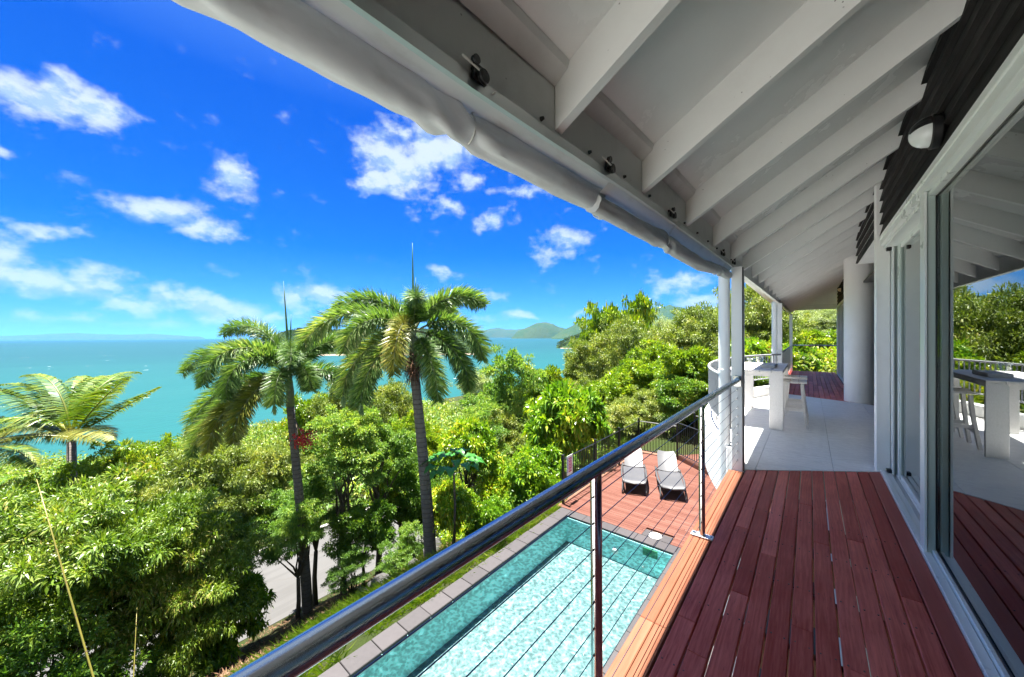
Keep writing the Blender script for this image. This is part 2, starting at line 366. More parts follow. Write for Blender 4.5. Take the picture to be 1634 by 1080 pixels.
mat_leaf('leaf_bright', [(0, (0.065, 0.174, 0.010)), (0.5, (0.180, 0.319, 0.016)), (0.85, (0.375, 0.436, 0.026)), (1, (0.578, 0.494, 0.053))])
mat_leaf('leaf_olive', [(0, (0.073, 0.123, 0.020)), (0.5, (0.180, 0.238, 0.038)), (0.85, (0.313, 0.348, 0.065)), (1, (0.440, 0.413, 0.112))], gloss=0.5)
mat_leaf('leaf_dark', [(0, (0.050, 0.120, 0.017)), (0.5, (0.111, 0.222, 0.025)), (0.9, (0.255, 0.340, 0.042)), (1, (0.506, 0.408, 0.057))])
mat_leaf('leaf_teal', [(0, (0.076, 0.174, 0.032)), (0.6, (0.178, 0.300, 0.051)), (1, (0.383, 0.441, 0.068))], gloss=0.45)
mat_leaf('leaf_bamboo', [(0, (0.055, 0.119, 0.010)), (0.5, (0.134, 0.217, 0.017)), (0.85, (0.244, 0.304, 0.040)), (1, (0.393, 0.325, 0.105))], gloss=0.4)
mat_leaf('leaf_far', [(0, (0.012, 0.035, 0.010)), (0.6, (0.035, 0.07, 0.018)), (1, (0.08, 0.11, 0.03))], gloss=0.8)
mat_leaf('leaf_grey', [(0, (0.153, 0.206, 0.084)), (0.6, (0.291, 0.353, 0.155)), (1, (0.458, 0.499, 0.238))], gloss=0.5)
mat_leaf('leaf_palm', [(0, (0.045, 0.108, 0.023)), (0.5, (0.117, 0.207, 0.050)), (0.85, (0.243, 0.324, 0.099)), (1, (0.378, 0.396, 0.162))], gloss=0.45, trans=0.35)
mat_leaf('leaf_palm_old', [(0, (0.075, 0.11, 0.016)), (0.5, (0.17, 0.19, 0.028)), (0.85, (0.29, 0.26, 0.045)), (1, (0.42, 0.30, 0.06))], gloss=0.4, trans=0.22)
mat_leaf('leaf_coconut', [(0, (0.045, 0.107, 0.010)), (0.5, (0.115, 0.193, 0.016)), (1, (0.290, 0.299, 0.033))], gloss=0.35, trans=0.25)
mat_leaf('leaf_large', [(0, (0.027, 0.139, 0.019)), (0.6, (0.048, 0.208, 0.026)), (1, (0.096, 0.300, 0.031))], gloss=0.4, tcol=(0.620, 0.620, 0.620))
mat_leaf('grass_blade', [(0, (0.08, 0.16, 0.010)), (0.5, (0.17, 0.27, 0.016)), (1, (0.28, 0.32, 0.05))], gloss=0.5)
m, t, out = new_mat('forest_far'); p = pos(t); n = t.noise(p, 0.03, 6, 0.7); n2 = t.noise(p, 0.006, 3, 0.5)
c = t.mix(n, (0.010, 0.032, 0.009), (0.040, 0.070, 0.020)); c = t.mix(t.math('MULTIPLY', t.smooth(n2, 0.4, 0.6), 0.4), c, (0.05, 0.065, 0.022))
principled(t, out, c, 0.95, spec=0.05, normal=t.bump(n, 1.0, 12.0))

def mat_print(name, fn):
    m, t, out = new_mat(name); fn(t, out)

# ------------------------------------------------------------------ object helpers
WL = {}
def tag(o, label=None, cat=None, group=None, kind=None):
    if label: o['label'] = label
    if cat: o['category'] = cat
    if group: o['group'] = group
    if kind: o['kind'] = kind
    return o
def empty(name, loc, label=None, cat=None, group=None, kind=None, parent=None, rz=0.0):
    o = bpy.data.objects.new(name, None); COL.objects.link(o); o.empty_display_size = 0.2
    loc = Vector(loc)
    if parent is not None:
        o.parent = parent; o.location = loc - WL[parent.name]
    else: o.location = loc
    o.rotation_euler.z = rz
    WL[o.name] = loc
    return tag(o, label, cat, group, kind)
def link_mesh(name, me, parent=None, loc=None, rot=None, scale=None, label=None, cat=None, group=None, kind=None):
    o = bpy.data.objects.new(name, me); COL.objects.link(o)
    l = Vector(loc) if loc is not None else Vector((0, 0, 0)); WL[o.name] = l.copy()
    if parent is not None:
        o.parent = parent; l = l - WL[parent.name]
    o.location = l
    if rot is not None: o.rotation_euler = rot
    if scale is not None: o.scale = scale
    return tag(o, label, cat, group, kind)
def raw_mesh(name, V, Fc, mat, smooth=False):
    me = bpy.data.meshes.new(name)
    V = np.asarray(V, dtype=np.float32); me.vertices.add(len(V)); me.vertices.foreach_set('co', V.ravel())
    if isinstance(Fc, np.ndarray):
        k = Fc.shape[1]; n = len(Fc); me.loops.add(n * k); me.loops.foreach_set('vertex_index', Fc.astype(np.int32).ravel())
        me.polygons.add(n); me.polygons.foreach_set('loop_start', np.arange(0, n * k, k, dtype=np.int32))
        me.polygons.foreach_set('loop_total', np.full(n, k, dtype=np.int32))
    else:
        tot = [len(f) for f in Fc]; flat = [i for f in Fc for i in f]
        me.loops.add(len(flat)); me.loops.foreach_set('vertex_index', flat)
        me.polygons.add(len(Fc)); st = np.concatenate([[0], np.cumsum(tot)[:-1]]).astype(np.int32)
        me.polygons.foreach_set('loop_start', st); me.polygons.foreach_set('loop_total', np.array(tot, dtype=np.int32))
    me.polygons.foreach_set('use_smooth', np.full(len(me.polygons), bool(smooth)))
    me.materials.append(MATS[mat]); me.update(calc_edges=True); me.validate()
    return me
class MB:
    def __init__(s): s.v = []; s.f = []; s.sm = False
    def add(s, vs, fs):
        b = len(s.v); s.v += [tuple(v) for v in vs]; s.f += [tuple(i + b for i in f) for f in fs]; return s
    def box(s, x0, x1, y0, y1, z0, z1):
        return s.add([(x0,y0,z0),(x1,y0,z0),(x1,y1,z0),(x0,y1,z0),(x0,y0,z1),(x1,y0,z1),(x1,y1,z1),(x0,y1,z1)],
            [(0,3,2,1),(4,5,6,7),(0,1,5,4),(1,2,6,5),(2,3,7,6),(3,0,4,7)])
    def cbox(s, x0, x1, y0, y1, z0, z1, c=0.003):      # box with chamfered edges
        V = []; idx = {}
        for sx in (0, 1):
            for sy in (0, 1):
                for sz in (0, 1):
                    X = (x0, x1)[sx]; Y = (y0, y1)[sy]; Z = (z0, z1)[sz]
                    dx = c if sx == 0 else -c; dy = c if sy == 0 else -c; dz = c if sz == 0 else -c
                    for a, q in enumerate(((X, Y + dy, Z + dz), (X + dx, Y, Z + dz), (X + dx, Y + dy, Z))):
                        idx[(sx, sy, sz, a)] = len(V); V.append(q)
        g = lambda sx, sy, sz, a: idx[(sx, sy, sz, a)]
        Fs = []
        for k in (0, 1):
            Fs.append([g(k,0,0,0), g(k,1,0,0), g(k,1,1,0), g(k,0,1,0)])
            Fs.append([g(0,k,0,1), g(1,k,0,1), g(1,k,1,1), g(0,k,1,1)])
            Fs.append([g(0,0,k,2), g(1,0,k,2), g(1,1,k,2), g(0,1,k,2)])
        for i in (0, 1):
            for j in (0, 1):
                Fs.append([g(i,j,0,0), g(i,j,0,1), g(i,j,1,1), g(i,j,1,0)])
                Fs.append([g(i,0,j,0), g(i,0,j,2), g(i,1,j,2), g(i,1,j,0)])
                Fs.append([g(0,i,j,1), g(0,i,j,2), g(1,i,j,2), g(1,i,j,1)])
                for k in (0, 1): Fs.append([g(i,j,k,0), g(i,j,k,1), g(i,j,k,2)])
        cen = Vector(((x0+x1)/2, (y0+y1)/2, (z0+z1)/2)); out = []
        for f in Fs:
            p = [Vector(V[i]) for i in f]; nrm = (p[1]-p[0]).cross(p[2]-p[0])
            fc = sum(p, Vector())/len(p)
            out.append(f if nrm.dot(fc-cen) > 0 else f[::-1])
        return s.add(V, out)
    def tube(s, pts, rad, seg=10, cap=True, sq=None):
        pts = [Vector(p) for p in pts]; n = len(pts)
        rad = rad if hasattr(rad, '__len__') else [rad] * n
        b = len(s.v); prev = None
        for i, p in enumerate(pts):
            tg = (pts[min(i+1, n-1)] - pts[max(i-1, 0)]).normalized()
            if prev is None:
                a = Vector((0, 0, 1)) if abs(tg.z) < 0.9 else Vector((1, 0, 0)); u = tg.cross(a).normalized()
            else: u = (prev - tg * prev.dot(tg)).normalized()
            prev = u; v = tg.cross(u)
            for k in range(seg):
                A = 2 * math.pi * k / seg
                s.v.append(tuple(p + (u * math.cos(A) + v * math.sin(A)) * rad[i]))
        for i in range(n - 1):
            for k in range(seg):
                k2 = (k + 1) % seg
                s.f.append((b+i*seg+k, b+i*seg+k2, b+(i+1)*seg+k2, b+(i+1)*seg+k))
        if cap:
            s.f.append(tuple(b + k for k in range(seg))[::-1]); s.f.append(tuple(b + (n-1)*seg + k for k in range(seg)))
        return s
    def lathe(s, prof, c, seg=20, axis='Z'):
        b = len(s.v); n = len(prof)
        for (r, h) in prof:
            for k in range(seg):
                A = 2*math.pi*k/seg; x, y, z = r*math.cos(A), r*math.sin(A), h
                if axis == '-X': x, y, z = -h, x, y
                s.v.append((c[0]+x, c[1]+y, c[2]+z))
        for i in range(n-1):
            for k in range(seg):
                k2 = (k+1) % seg; s.f.append((b+i*seg+k, b+i*seg+k2, b+(i+1)*seg+k2, b+(i+1)*seg+k))
        return s
    def prism(s, poly, z0, z1, ch=0.0):                 # convex polygon, chamfered top
        A = sum(poly[i][0]*poly[(i+1)%len(poly)][1]-poly[(i+1)%len(poly)][0]*poly[i][1] for i in range(len(poly)))
        if A < 0: poly = poly[::-1]
        n = len(poly); b = len(s.v)
        s.v += [(x, y, z0) for x, y in poly]
        rings = 2
        s.v += [(x, y, z1 - ch) for x, y in poly]
        if ch > 0:
            rings = 3
            for i in range(n):
                p0, p, p1 = Vector(poly[i-1]), Vector(poly[i]), Vector(poly[(i+1) % n])
                a = (p - p0).normalized(); c = (p1 - p).normalized()
                na = Vector((-a.y, a.x)); nc = Vector((-c.y, c.x)); m_ = (na + nc)
                m_ = m_ / max(0.3, m_.dot(na)); q = p + m_ * ch; s.v.append((q.x, q.y, z1))
        for r_ in range(rings - 1):
            for i in range(n):
                j = (i+1) % n; s.f.append((b+r_*n+i, b+r_*n+j, b+(r_+1)*n+j, b+(r_+1)*n+i))
        s.f.append(tuple(b+i for i in range(n))[::-1]); s.f.append(tuple(b+(rings-1)*n+i for i in range(n)))
        return s
    def build(s, name, mat, parent=None, smooth=False, label=None, cat=None, group=None, kind=None, auto=None):
        V = np.array(s.v, dtype=np.float64); c = (V.min(0) + V.max(0)) / 2
        if parent is None: c[2] = V[:, 2].min()
        me = raw_mesh(name, V - c, s.f, mat, smooth)
        if auto:
            try: me.set_sharp_from_angle(angle=math.radians(auto))
            except Exception: pass
        return link_mesh(name, me, parent, c, None, None, label, cat, group, kind)
def clip(poly, a, b, c):                                # keep a*x+b*y>=c
    out = []
    for i in range(len(poly)):
        p, q = poly[i], poly[(i+1) % len(poly)]
        dp, dq = a*p[0]+b*p[1]-c, a*q[0]+b*q[1]-c
        if dp >= 0: out.append(p)
        if (dp >= 0) != (dq >= 0):
            k = dp/(dp-dq); out.append((p[0]+(q[0]-p[0])*k, p[1]+(q[1]-p[1])*k))
    return out
def area(poly): return abs(sum(poly[i][0]*poly[(i+1)%len(poly)][1]-poly[(i+1)%len(poly)][0]*poly[i][1] for i in range(len(poly))))/2
def copy_tree(root, loc, rz=None, **kw):
    r = root.copy(); COL.objects.link(r); r.location = loc
    if rz is not None: r.rotation_euler.z = rz
    for k, v in kw.items(): r[k] = v
    for ch in root.children:
        c = ch.copy(); COL.objects.link(c); c.parent = r; c.matrix_parent_inverse = ch.matrix_parent_inverse.copy()
        for g in ch.children:
            d = g.copy(); COL.objects.link(d); d.parent = c; d.matrix_parent_inverse = g.matrix_parent_inverse.copy()
    return r

PD = -2.7                     # pool deck level
ROAD = -7.0; SEA = -23.5
SLOPE = (5.57 - 4.71) / (0.583 + 0.597)   # timber/tile boundary
def yb(x): return 4.71 + (x + 0.597) * SLOPE
ARC = (6.2, 8.1, 7.6)
def arc_x(y, dr=0.0): 
    R = ARC[2] + dr; return ARC[0] - math.sqrt(max(R*R - (y-ARC[1])**2, 0))
FAR_A, FAR_B = (-0.62, 11.6), (1.3, 10.62)                 # tile / far timber boundary

# ================================================================== SETTING: terrain, road, sea
def sstep(a, b, x): x = min(max((x-a)/(b-a), 0), 1); return x*x*(3-2*x)
def ground(x, y):
    u = -x - 5.3
    if u < 0: z = PD - 0.16
    elif u < 6.8: z = PD - 0.16 + (ROAD - PD + 0.16) * (u/6.8)
    elif u < 11.6: z = ROAD
    else: z = ROAD - (u - 11.6) * 0.17
    # garden terrace beyond the end of the house, hill to the right
    g = sstep(13.5, 19, y) * sstep(-13, -4, x); z += g * (1.6 + 0.02*max(0, y-19))
    h = sstep(30, 120, y) * sstep(-60, 0, x); z += h * 9
    if u > 11.6: z = max(z, SEA - 3)
    return z + (0.12*math.sin(x*1.3)*math.cos(y*0.9) if (u > 0.5 and (u < 6.4 or u > 12.4)) else 0)
def bias(x0, x1, n, c, p=2.4):
    out = []
    for i in range(n):
        s_ = -1 + 2*i/(n-1); v = abs(s_)**p
        out.append(c + (x1-c)*v if s_ > 0 else c + (x0-c)*v)
    return out
xs = [x for x in np.concatenate([np.array(bias(-420, -10, 60, -12, 2.0)), np.arange(-9.8, 20, 0.8), [30, 60, 120, 300]])]
xs = sorted(set(round(float(x), 3) for x in xs)); ys = sorted(set(round(float(y), 3) for y in np.concatenate([np.arange(-30, 45, 0.9), [50, 56, 64, 75, 90, 110, 140, 180, 240, 320, -45, -70, -120, -200, -300]])))
POOLX = (-4.42, -2.02); POOLY = (-2.0, 7.32)
V = [(x, y, ground(x, y)) for x in xs for y in ys]; nY = len(ys); Fq = []
for i in range(len(xs)-1):
    for j in range(nY-1):
        cx_, cy_ = (xs[i]+xs[i+1])/2, (ys[j]+ys[j+1])/2
        if -5.0 < cx_ < 4 and -3 < cy_ < 13.0: continue       # pool and slab stand here
        Fq.append((i*nY+j, (i+1)*nY+j, (i+1)*nY+j+1, i*nY+j+1))
me = raw_mesh('terrain', V, Fq, 'terrain_soil', True); link_mesh('terrain', me, kind='structure', label='soil and leaf litter on the hillside below the house')
# road sheet
mb = MB(); 
for k in range(60):
    y0, y1 = -40 + k*2.2, -40 + (k+1)*2.2
    mb.add([(-16.65, y0, ROAD+0.012), (-12.3, y0, ROAD+0.012), (-12.3, y1, ROAD+0.012), (-16.65, y1, ROAD+0.012)], [(0, 1, 2, 3)])
mb.build('road', 'asphalt', kind='structure', label='sunlit grey bitumen road running below the bank of trees')
mb = MB(); mb.box(-16.85, -16.68, -40, 80, ROAD-0.1, ROAD+0.10); mb.build('kerb', 'kerb_concrete', kind='structure', label='low concrete kerb on the far side of the road')
mb = MB(); mb.box(-11.5, 0.3, -24, -3.05, PD-.3, PD-.02); mb.build('bounce_forecourt', 'bounce_concrete', kind='structure', label='unseen pale forecourt added to bounce sunlight up to the balcony ceiling')  # added out of view, bounces sunlight under the roof
# sea
R_ = 60000; N = 48
mb = MB(); mb.add([(0, 0, SEA)] + [(R_*math.cos(2*math.pi*k/N), R_*math.sin(2*math.pi*k/N), SEA) for k in range(N)], [(0, k+1, (k+1) % N + 1) for k in range(N)])
mb.build('sea', 'sea_water', kind='structure', label='turquoise sea reaching to the horizon')

# far hills and islands, defined by skyline samples (pixel column, skyline height in pixels above horizon)
def skyline(name, pts, d, depth, mat='forest_far', label=None, cat=None, kind='structure', sub=8, rough=1.0, seed=3):
    pxs = np.linspace(pts[0][0], pts[-1][0], sub*len(pts)); hs = np.interp(pxs, [p[0] for p in pts], [p[1] for p in pts])
    V = []; rows = 9; rs = np.random.RandomState(seed)
    for i, (px, h) in enumerate(zip(pxs, hs)):
        vdir = ray(px); L = 1.0
        top = EYE + h/F*d - SEA; 
        for j in range(rows):
            s_ = j/(rows-1)*2-1                              # -1 shore near, +1 far
            prof = max(0.0, math.cos(s_*math.pi/2))**0.75
            dd = d + s_*depth
            p = vdir*dd
            nz = mnoise.fractal(Vector((p.x, p.y, 0))/(d*0.02), 0.8, 2.1, 4)
            z = SEA - 2 + (top+2)*prof*(1 + 0.07*nz*rough*(abs(s_) < 0.9))
            if abs(s_) > 0.99: z = SEA - 3
            V.append((p.x, p.y, z))
    Fq = [(i*rows+j, (i+1)*rows+j, (i+1)*rows+j+1, i*rows+j+1) for i in range(len(pxs)-1) for j in range(rows-1)]
    c = ray((pts[0][0]+pts[-1][0])/2)*d
    V = np.array(V) - np.array([c.x, c.y, SEA])
    return link_mesh(name, raw_mesh(name, V, Fq, mat, True), loc=(c.x, c.y, SEA), kind=kind, label=label, cat=cat)
skyline('hills', [(-260, 5), (-120, 9), (0, 6), (40, 7), (80, 9), (120, 10), (160, 8), (200, 7), (240, 8), (275, 6), (300, 4), (322, 3), (330, -2)], 16000, 1500, label='low hazy hills along the left horizon', rough=.5)
skyline('island', [(750, -1), (765, 8), (782, 13), (792, 14), (806, 12), (820, 11), (838, 13), (860, 11), (900, 8)], 9000, 700, label='far blue island left of the wooded island')
skyline('island', [(815, -3), (825, 8), (840, 14), (855, 21), (868, 23), (880, 21), (893, 15), (905, 12), (930, 12), (960, 6)], 5000, 450, label='wooded rounded island across the bay')
skyline('mountain', [(880, -2), (900, 11), (918, 19), (940, 27), (960, 33), (985, 38), (1010, 44), (1040, 42), (1068, 49), (1100, 42), (1150, 40), (1190, 52), (1215, 56), (1240, 46), (1290, 32), (1350, 24), (1450, 10)], 4300, 900, label='wooded mountain rising behind the right-hand trees')
def ridge_top(pts, px): return np.interp(px, [p[0] for p in pts], [p[1] for p in pts])
HL1 = [(430, 2), (455, 12), (478, 17), (500, 14), (520, 13), (560, 15), (600, 16), (660, 16), (700, 13), (735, 9), (752, 3), (766, -8)]
HL2 = [(888, -9), (898, -5), (908, 1), (925, 6), (945, 9), (975, 12), (1020, 14)]
skyline('headland', [(p, h-3) for p, h in HL1], 620, 110, label='wooded headland behind the two palms', rough=.3)
skyline('headland', [(p, h-5) for p, h in HL2], 800, 60, label='low wooded point at the right of the bay', rough=.3)
for (pts, d, off) in ((HL1, 500, 0), (HL2, 735, 0)):
    mb = MB(); a = np.linspace(pts[0][0]+6, pts[-1][0]+(2 if d == 500 else 0), 30)
    vs = []
    for px in a:
        q = ray(px)*(d); q2 = ray(px)*(d+18); vs += [(q.x, q.y, SEA+0.05), (q2.x, q2.y, SEA+1.6)]
    mb.add(vs, [(2*i, 2*i+2, 2*i+3, 2*i+1) for i in range(len(a)-1)]); mb.build('beach', 'sand', kind='structure', label='strip of pale shore under the headland' if d == 500 else 'pale rocky shore under the low point')

# ================================================================== leaf clouds
def leaf_quads(c, dirv, nrm, L, W, fold=0.25):
    # c (n,3) base; dirv unit; nrm approx normal; returns V,F with folded rhombus leaves
    side = np.cross(dirv, nrm); side /= (np.linalg.norm(side, axis=1, keepdims=True) + 1e-9)
    nn = np.cross(side, dirv); n = len(c)
    L = L.reshape(-1, 1); W = W.reshape(-1, 1)
    v0 = c; v2 = c + dirv*L - nn*L*0.12; mid = c + dirv*L*0.45
    v1 = mid + side*W*0.5 + nn*W*fold; v3 = mid - side*W*0.5 + nn*W*fold
    V = np.stack([v0, v1, v2, v3], 1).reshape(-1, 3); Fc = np.arange(n*4).reshape(n, 4)
    return V, Fc
def unit(a): return a/(np.linalg.norm(a, axis=-1, keepdims=True)+1e-9)
def crown_arrays(seed, n_clump=22, tufts=16, leaves=95, L=0.09, W=0.035, shape=(1, 1, 0.8), droop=0.2, layer=0.0, clump_r=0.36, tuft_r=0.12, hollow=0.5):
    rs = np.random.RandomState(seed)
    cl = []
    while len(cl) < n_clump:
        v = unit(rs.normal(size=3)); 
        if v[2] < -0.55: continue
        r = rs.uniform(hollow, 0.80); p = v*r
        if all(np.linalg.norm(p-q) > 0.22 for q in cl) or rs.rand() < 0.15: cl.append(p)
    cl = np.array(cl); cr = clump_r*rs.uniform(0.65, 1.25, n_clump)
    ti = np.repeat(np.arange(n_clump), tufts); tv = unit(rs.normal(size=(len(ti), 3)))
    tv[:, 2] = np.abs(tv[:, 2])*0.8 - 0.15*rs.rand(len(ti)); tv = unit(tv)
    tp = cl[ti] + tv*(cr[ti]*rs.uniform(0.45, 1.05, len(ti)))[:, None]*np.array([1, 1, 0.8 - layer*0.5])
    stray = rs.rand(len(tp)) < 0.09; tp[stray] *= rs.uniform(1.08, 1.32, stray.sum())[:, None]
    tsz = rs.uniform(0.72, 1.25, len(tp))
    li = np.repeat(np.arange(len(tp)), leaves); keep = rs.rand(len(li)) < np.clip(rs.uniform(0.35, 1.3, len(tp)), 0, 1)[li]; li = li[keep]
    lv = unit(rs.normal(size=(len(li), 3)))
    rad = tuft_r*rs.uniform(0.15, 1.0, len(li))*rs.uniform(0.7, 1.4, len(tp))[li]
    lp = tp[li] + lv*rad[:, None]*np.array([1, 1, 0.6 - 0.25*layer])
    out = unit(tp)[li]
    d = unit(lv*0.9 + out*0.5 + rs.normal(size=lv.shape)*0.45 + np.array([0, 0, -droop]))
    nm = unit(np.array([0, 0, 1.0]) + out*0.5 + rs.normal(size=lv.shape)*0.55)
    LL = L*rs.uniform(0.6, 1.25, len(li))*tsz[li]; WW = W*rs.uniform(0.7, 1.2, len(li))*tsz[li]
    V, Fc = leaf_quads(lp*np.array(shape), d, nm, LL, WW)
    return V, Fc, cl*np.array(shape)
CROWNS = {}
def crown(kind, seed, mat, **kw):
    V, Fc, cl = crown_arrays(seed, **kw); zs = np.percentile(V[:, 2], 99.5); rr_ = np.percentile(np.hypot(V[:, 0], V[:, 1]), 97); V = V*np.array([1/rr_, 1/rr_, 1/zs]); cl = cl*np.array([1/rr_, 1/rr_, 1/zs])
    me = raw_mesh('crown_'+kind, V, Fc, mat); CROWNS.setdefault(kind, []).append((me, cl))
crown('lime', 11, 'leaf_lime', n_clump=26, tufts=16, leaves=80, L=0.072, W=0.036)
crown('lime', 12, 'leaf_lime', n_clump=20, tufts=18, leaves=80, L=0.072, W=0.036, shape=(1, 1, .75))
crown('bright', 21, 'leaf_bright', n_clump=24, tufts=14, leaves=50, L=0.135, W=0.058, droop=0.5)
crown('bright', 22, 'leaf_bright', n_clump=26, tufts=14, leaves=50, L=0.125, W=0.055, droop=0.5, shape=(1, .9, 1.0))
crown('olive', 31, 'leaf_olive', n_clump=28, tufts=18, leaves=95, L=0.058, W=0.020, tuft_r=0.11)
crown('olive', 32, 'leaf_olive', n_clump=24, tufts=20, leaves=90, L=0.058, W=0.020, tuft_r=0.12, shape=(1, 1, .7))
crown('dark', 41, 'leaf_dark', n_clump=22, tufts=15, leaves=90, L=0.065, W=0.030, hollow=0.35)
crown('teal', 51, 'leaf_teal', n_clump=22, tufts=17, leaves=85, L=0.060, W=0.026, layer=0.6, hollow=0.3, shape=(1, 1, 1.0))
crown('teal', 52, 'leaf_teal', n_clump=18, tufts=16, leaves=85, L=0.062, W=0.027, layer=0.8, hollow=0.3)
crown('grey', 61, 'leaf_grey', n_clump=24, tufts=16, leaves=90, L=0.05, W=0.015, droop=0.5)
crown('flat', 71, 'leaf_lime', n_clump=20, tufts=14, leaves=85, L=0.06, W=0.035, shape=(1, 1, .38), layer=1.0)

def limb_path(a, b, rs, n=5, wob=0.08):
    a, b = Vector(a), Vector(b); L = (b-a).length; pts = []
    for i in range(n):
        k = i/(n-1); p = a.lerp(b, k); p.z += 0.12*L*math.sin(k*math.pi)*0.5
        if 0 < i < n-1: p += Vector(rs.normal(size=3))*wob*L*0.5
        pts.append(p)
    return pts
TREE_N = [0]
def tree(kind, px, d, top_y, r, label, name='tree', base_z=None, var=None, group=None, hz=None, lean=(0, 0), cat='tree', xy=None):
    x, y = xy if xy else P(px, d); gz = ground(x, y) if base_z is None else base_z
    zt = ZY(top_y, d)
    if zt - gz < 2.2: print('LOW', label, round(gz, 1), round(zt, 1)); gz = zt - 2.2
    TREE_N[0] += 1; rs = np.random.RandomState(100+TREE_N[0])
    lst = CROWNS[kind]; me, cl = lst[(TREE_N[0] if var is None else var) % len(lst)]
    hh = hz if hz else min(r*1.15, max(0.8, (zt-gz)*0.56)); shapez = 1.0
    cz = zt - hh
    root = empty(name, (x, y, gz), label, cat, group)
    rot = rs.uniform(0, 6.28)
    link_mesh('crown', me, root, (x+lean[0], y+lean[1], cz), (0, 0, rot), (r, r*rs.uniform(.9, 1.1), hh/shapez))
    mb = MB(); tr_ = 0.018*(zt-gz)**0.8 + 0.02*r/3
    fork = Vector((x + rs.uniform(-.2, .2)*r*.4, y+rs.uniform(-.2, .2)*r*.4, gz + (cz-gz)*rs.uniform(.35, .55)+0.2))
    mb.tube([(x, y, gz-0.3), (x*0.6+fork.x*0.4+rs.uniform(-.1, .1), y*0.6+fork.y*0.4, gz+(fork.z-gz)*.5), fork], [tr_*1.4, tr_*1.05, tr_*.9], 7)
    ca, sa = math.cos(rot), math.sin(rot)
    for k in range(min(9, len(cl))):
        q = cl[k*2 % len(cl)]*0.9; tx = Vector((x+lean[0]+(q[0]*ca-q[1]*sa)*r, y+lean[1]+(q[0]*sa+q[1]*ca)*r, cz+q[2]*hh/shapez))
        if tx.z < fork.z: tx.z = fork.z + 0.3
        pts = limb_path(fork, tx, rs); mb.tube(pts, [tr_*.6, tr_*.45, tr_*.32, tr_*.2, tr_*.08], 5, cap=False)
    mb.build('trunk', 'bark', root, smooth=True)
    return root

# ================================================================== BALCONY FLOORS
deck = empty('timber_deck', (0, 2, 0), kind='structure', label='maroon stained timber balcony deck with open board gaps')
def deck_board(x0, x1, y0, y1, mat, parent, ch=0.004, clips=(), th=0.03, name='board', top=0.0):
    poly = [(x0, y0), (x1, y0), (x1, y1), (x0, y1)]
    for c_ in clips: poly = clip(poly, *c_)
    if len(poly) < 3 or area(poly) < 1e-3: return
    pl = []
    for p in poly:
        if not pl or (abs(p[0]-pl[-1][0])+abs(p[1]-pl[-1][1])) > 1e-4: pl.append(p)
    mb = MB(); mb.prism(pl, top-th, top, ch); return mb.build(name, mat, parent)
near_clip = [(SLOPE, -1.0, -(4.71 + 0.597*SLOPE) + 0.006)]      # y <= yb(x)
N_B = 11; bx0, bx1 = -0.553, 0.492; pitch = (bx1-bx0)/N_B
rs = random.Random(5)
joints = {0: [2.05], 1: [1.85, 3.3], 2: [2.45, 0.9], 3: [3.0, 1.4], 4: [1.2], 5: [2.35, 4.1], 6: [1.6, 3.4], 7: [2.2], 8: [0.8, 3.6], 9: [2.1], 10: [1.5, 3.0]}
for i in range(N_B):
    a = bx0 + i*pitch + 0.0036; b = bx0 + (i+1)*pitch - 0.0036
    ys_ = [-2.5] + sorted(joints.get(i, [])) + [6.0]
    for j in range(len(ys_)-1):
        dx = rs.uniform(-.0012, .0012)
        deck_board(a+dx, b+dx, ys_[j]+0.0015, ys_[j+1]-0.0015, 'deck_stain', deck, clips=near_clip, top=rs.uniform(-.002, .0015))
deck_board(0.4945, 0.588, -2.5, 6, 'deck_stain_plain', deck, clips=near_clip)
for (a, b) in ((-0.704, -0.632), (-0.629, -0.557)):
    for (c_, d_) in ((-2.5, 1.92), (1.923, 6.0)): deck_board(a, b, c_, d_, 'deck_border', deck, clips=[(0, -1, -4.66)], top=-0.004)
for k in range(13):
    mb = MB(); mb.box(-0.68, 0.60, -2.3+k*0.5, -2.255+k*0.5, -0.19, -0.033)
    if -2.3+k*.5 < 4.6: mb.build('joist', 'joist_wood', deck)
mb = MB(); mb.box(-0.703, -0.682, -2.5, 4.66, -0.2, -0.036); mb.build('edge_board', 'deck_border', deck)

mb = MB()
for k in range(13):
    for i in range(N_B):
        for q in (.22, .78):
            x = bx0 + (i+q)*pitch; y = -2.278+k*.5+rs.uniform(-.006, .006)
            if y < yb(x)-.03: mb.lathe([(0, .0022), (.0035, .0022), (.0042, .0012), (.0042, -.002)], (x, y, 0), 7)
mb.build('screws', 'aluminium_dull', deck, kind='stuff')
tiles = empty('tiled_floor', (0, 8, 0), kind='structure', label='pale grey marble-look tiled balcony floor')
tclips = [(-SLOPE, 1.0, 4.71 + 0.597*SLOPE + 0.004)]
fa, fb_ = Vector(FAR_A), Vector(FAR_B); dn = (fb_-fa).normalized(); nn_ = Vector((dn.y, -dn.x))     # keep the side towards the camera
if nn_.y > 0: nn_ = -nn_
tclips.append((nn_.x, nn_.y, nn_.dot(fa) + 0.003))
for k in range(14):
    A = math.radians(180 - 34 + k*68/13); n_ = Vector((math.cos(A), math.sin(A)))
    tclips.append((-n_.x, -n_.y, -(n_.x*ARC[0]+n_.y*ARC[1]) - (ARC[2]-0.06)))
XS = [-1.81, -1.14, -0.47, 0.20, 0.87, 1.54]; YS = [3.1, 4.45, 5.8, 7.15, 8.5, 9.85, 11.2, 12.6]
for i in range(5):
    for j in range(7):
        deck_board(XS[i]+.0015, XS[i+1]-.0015 if i < 4 else 1.18, YS[j]+.0015, YS[j+1]-.0015, 'floor_tile', tiles, ch=0.001, clips=tclips, th=0.012, name='tile', top=0.002)
poly = [(-2.5, 3), (1.18, 3), (1.18, 14), (-2.5, 14)]
for c_ in tclips: poly = clip(poly, *c_)
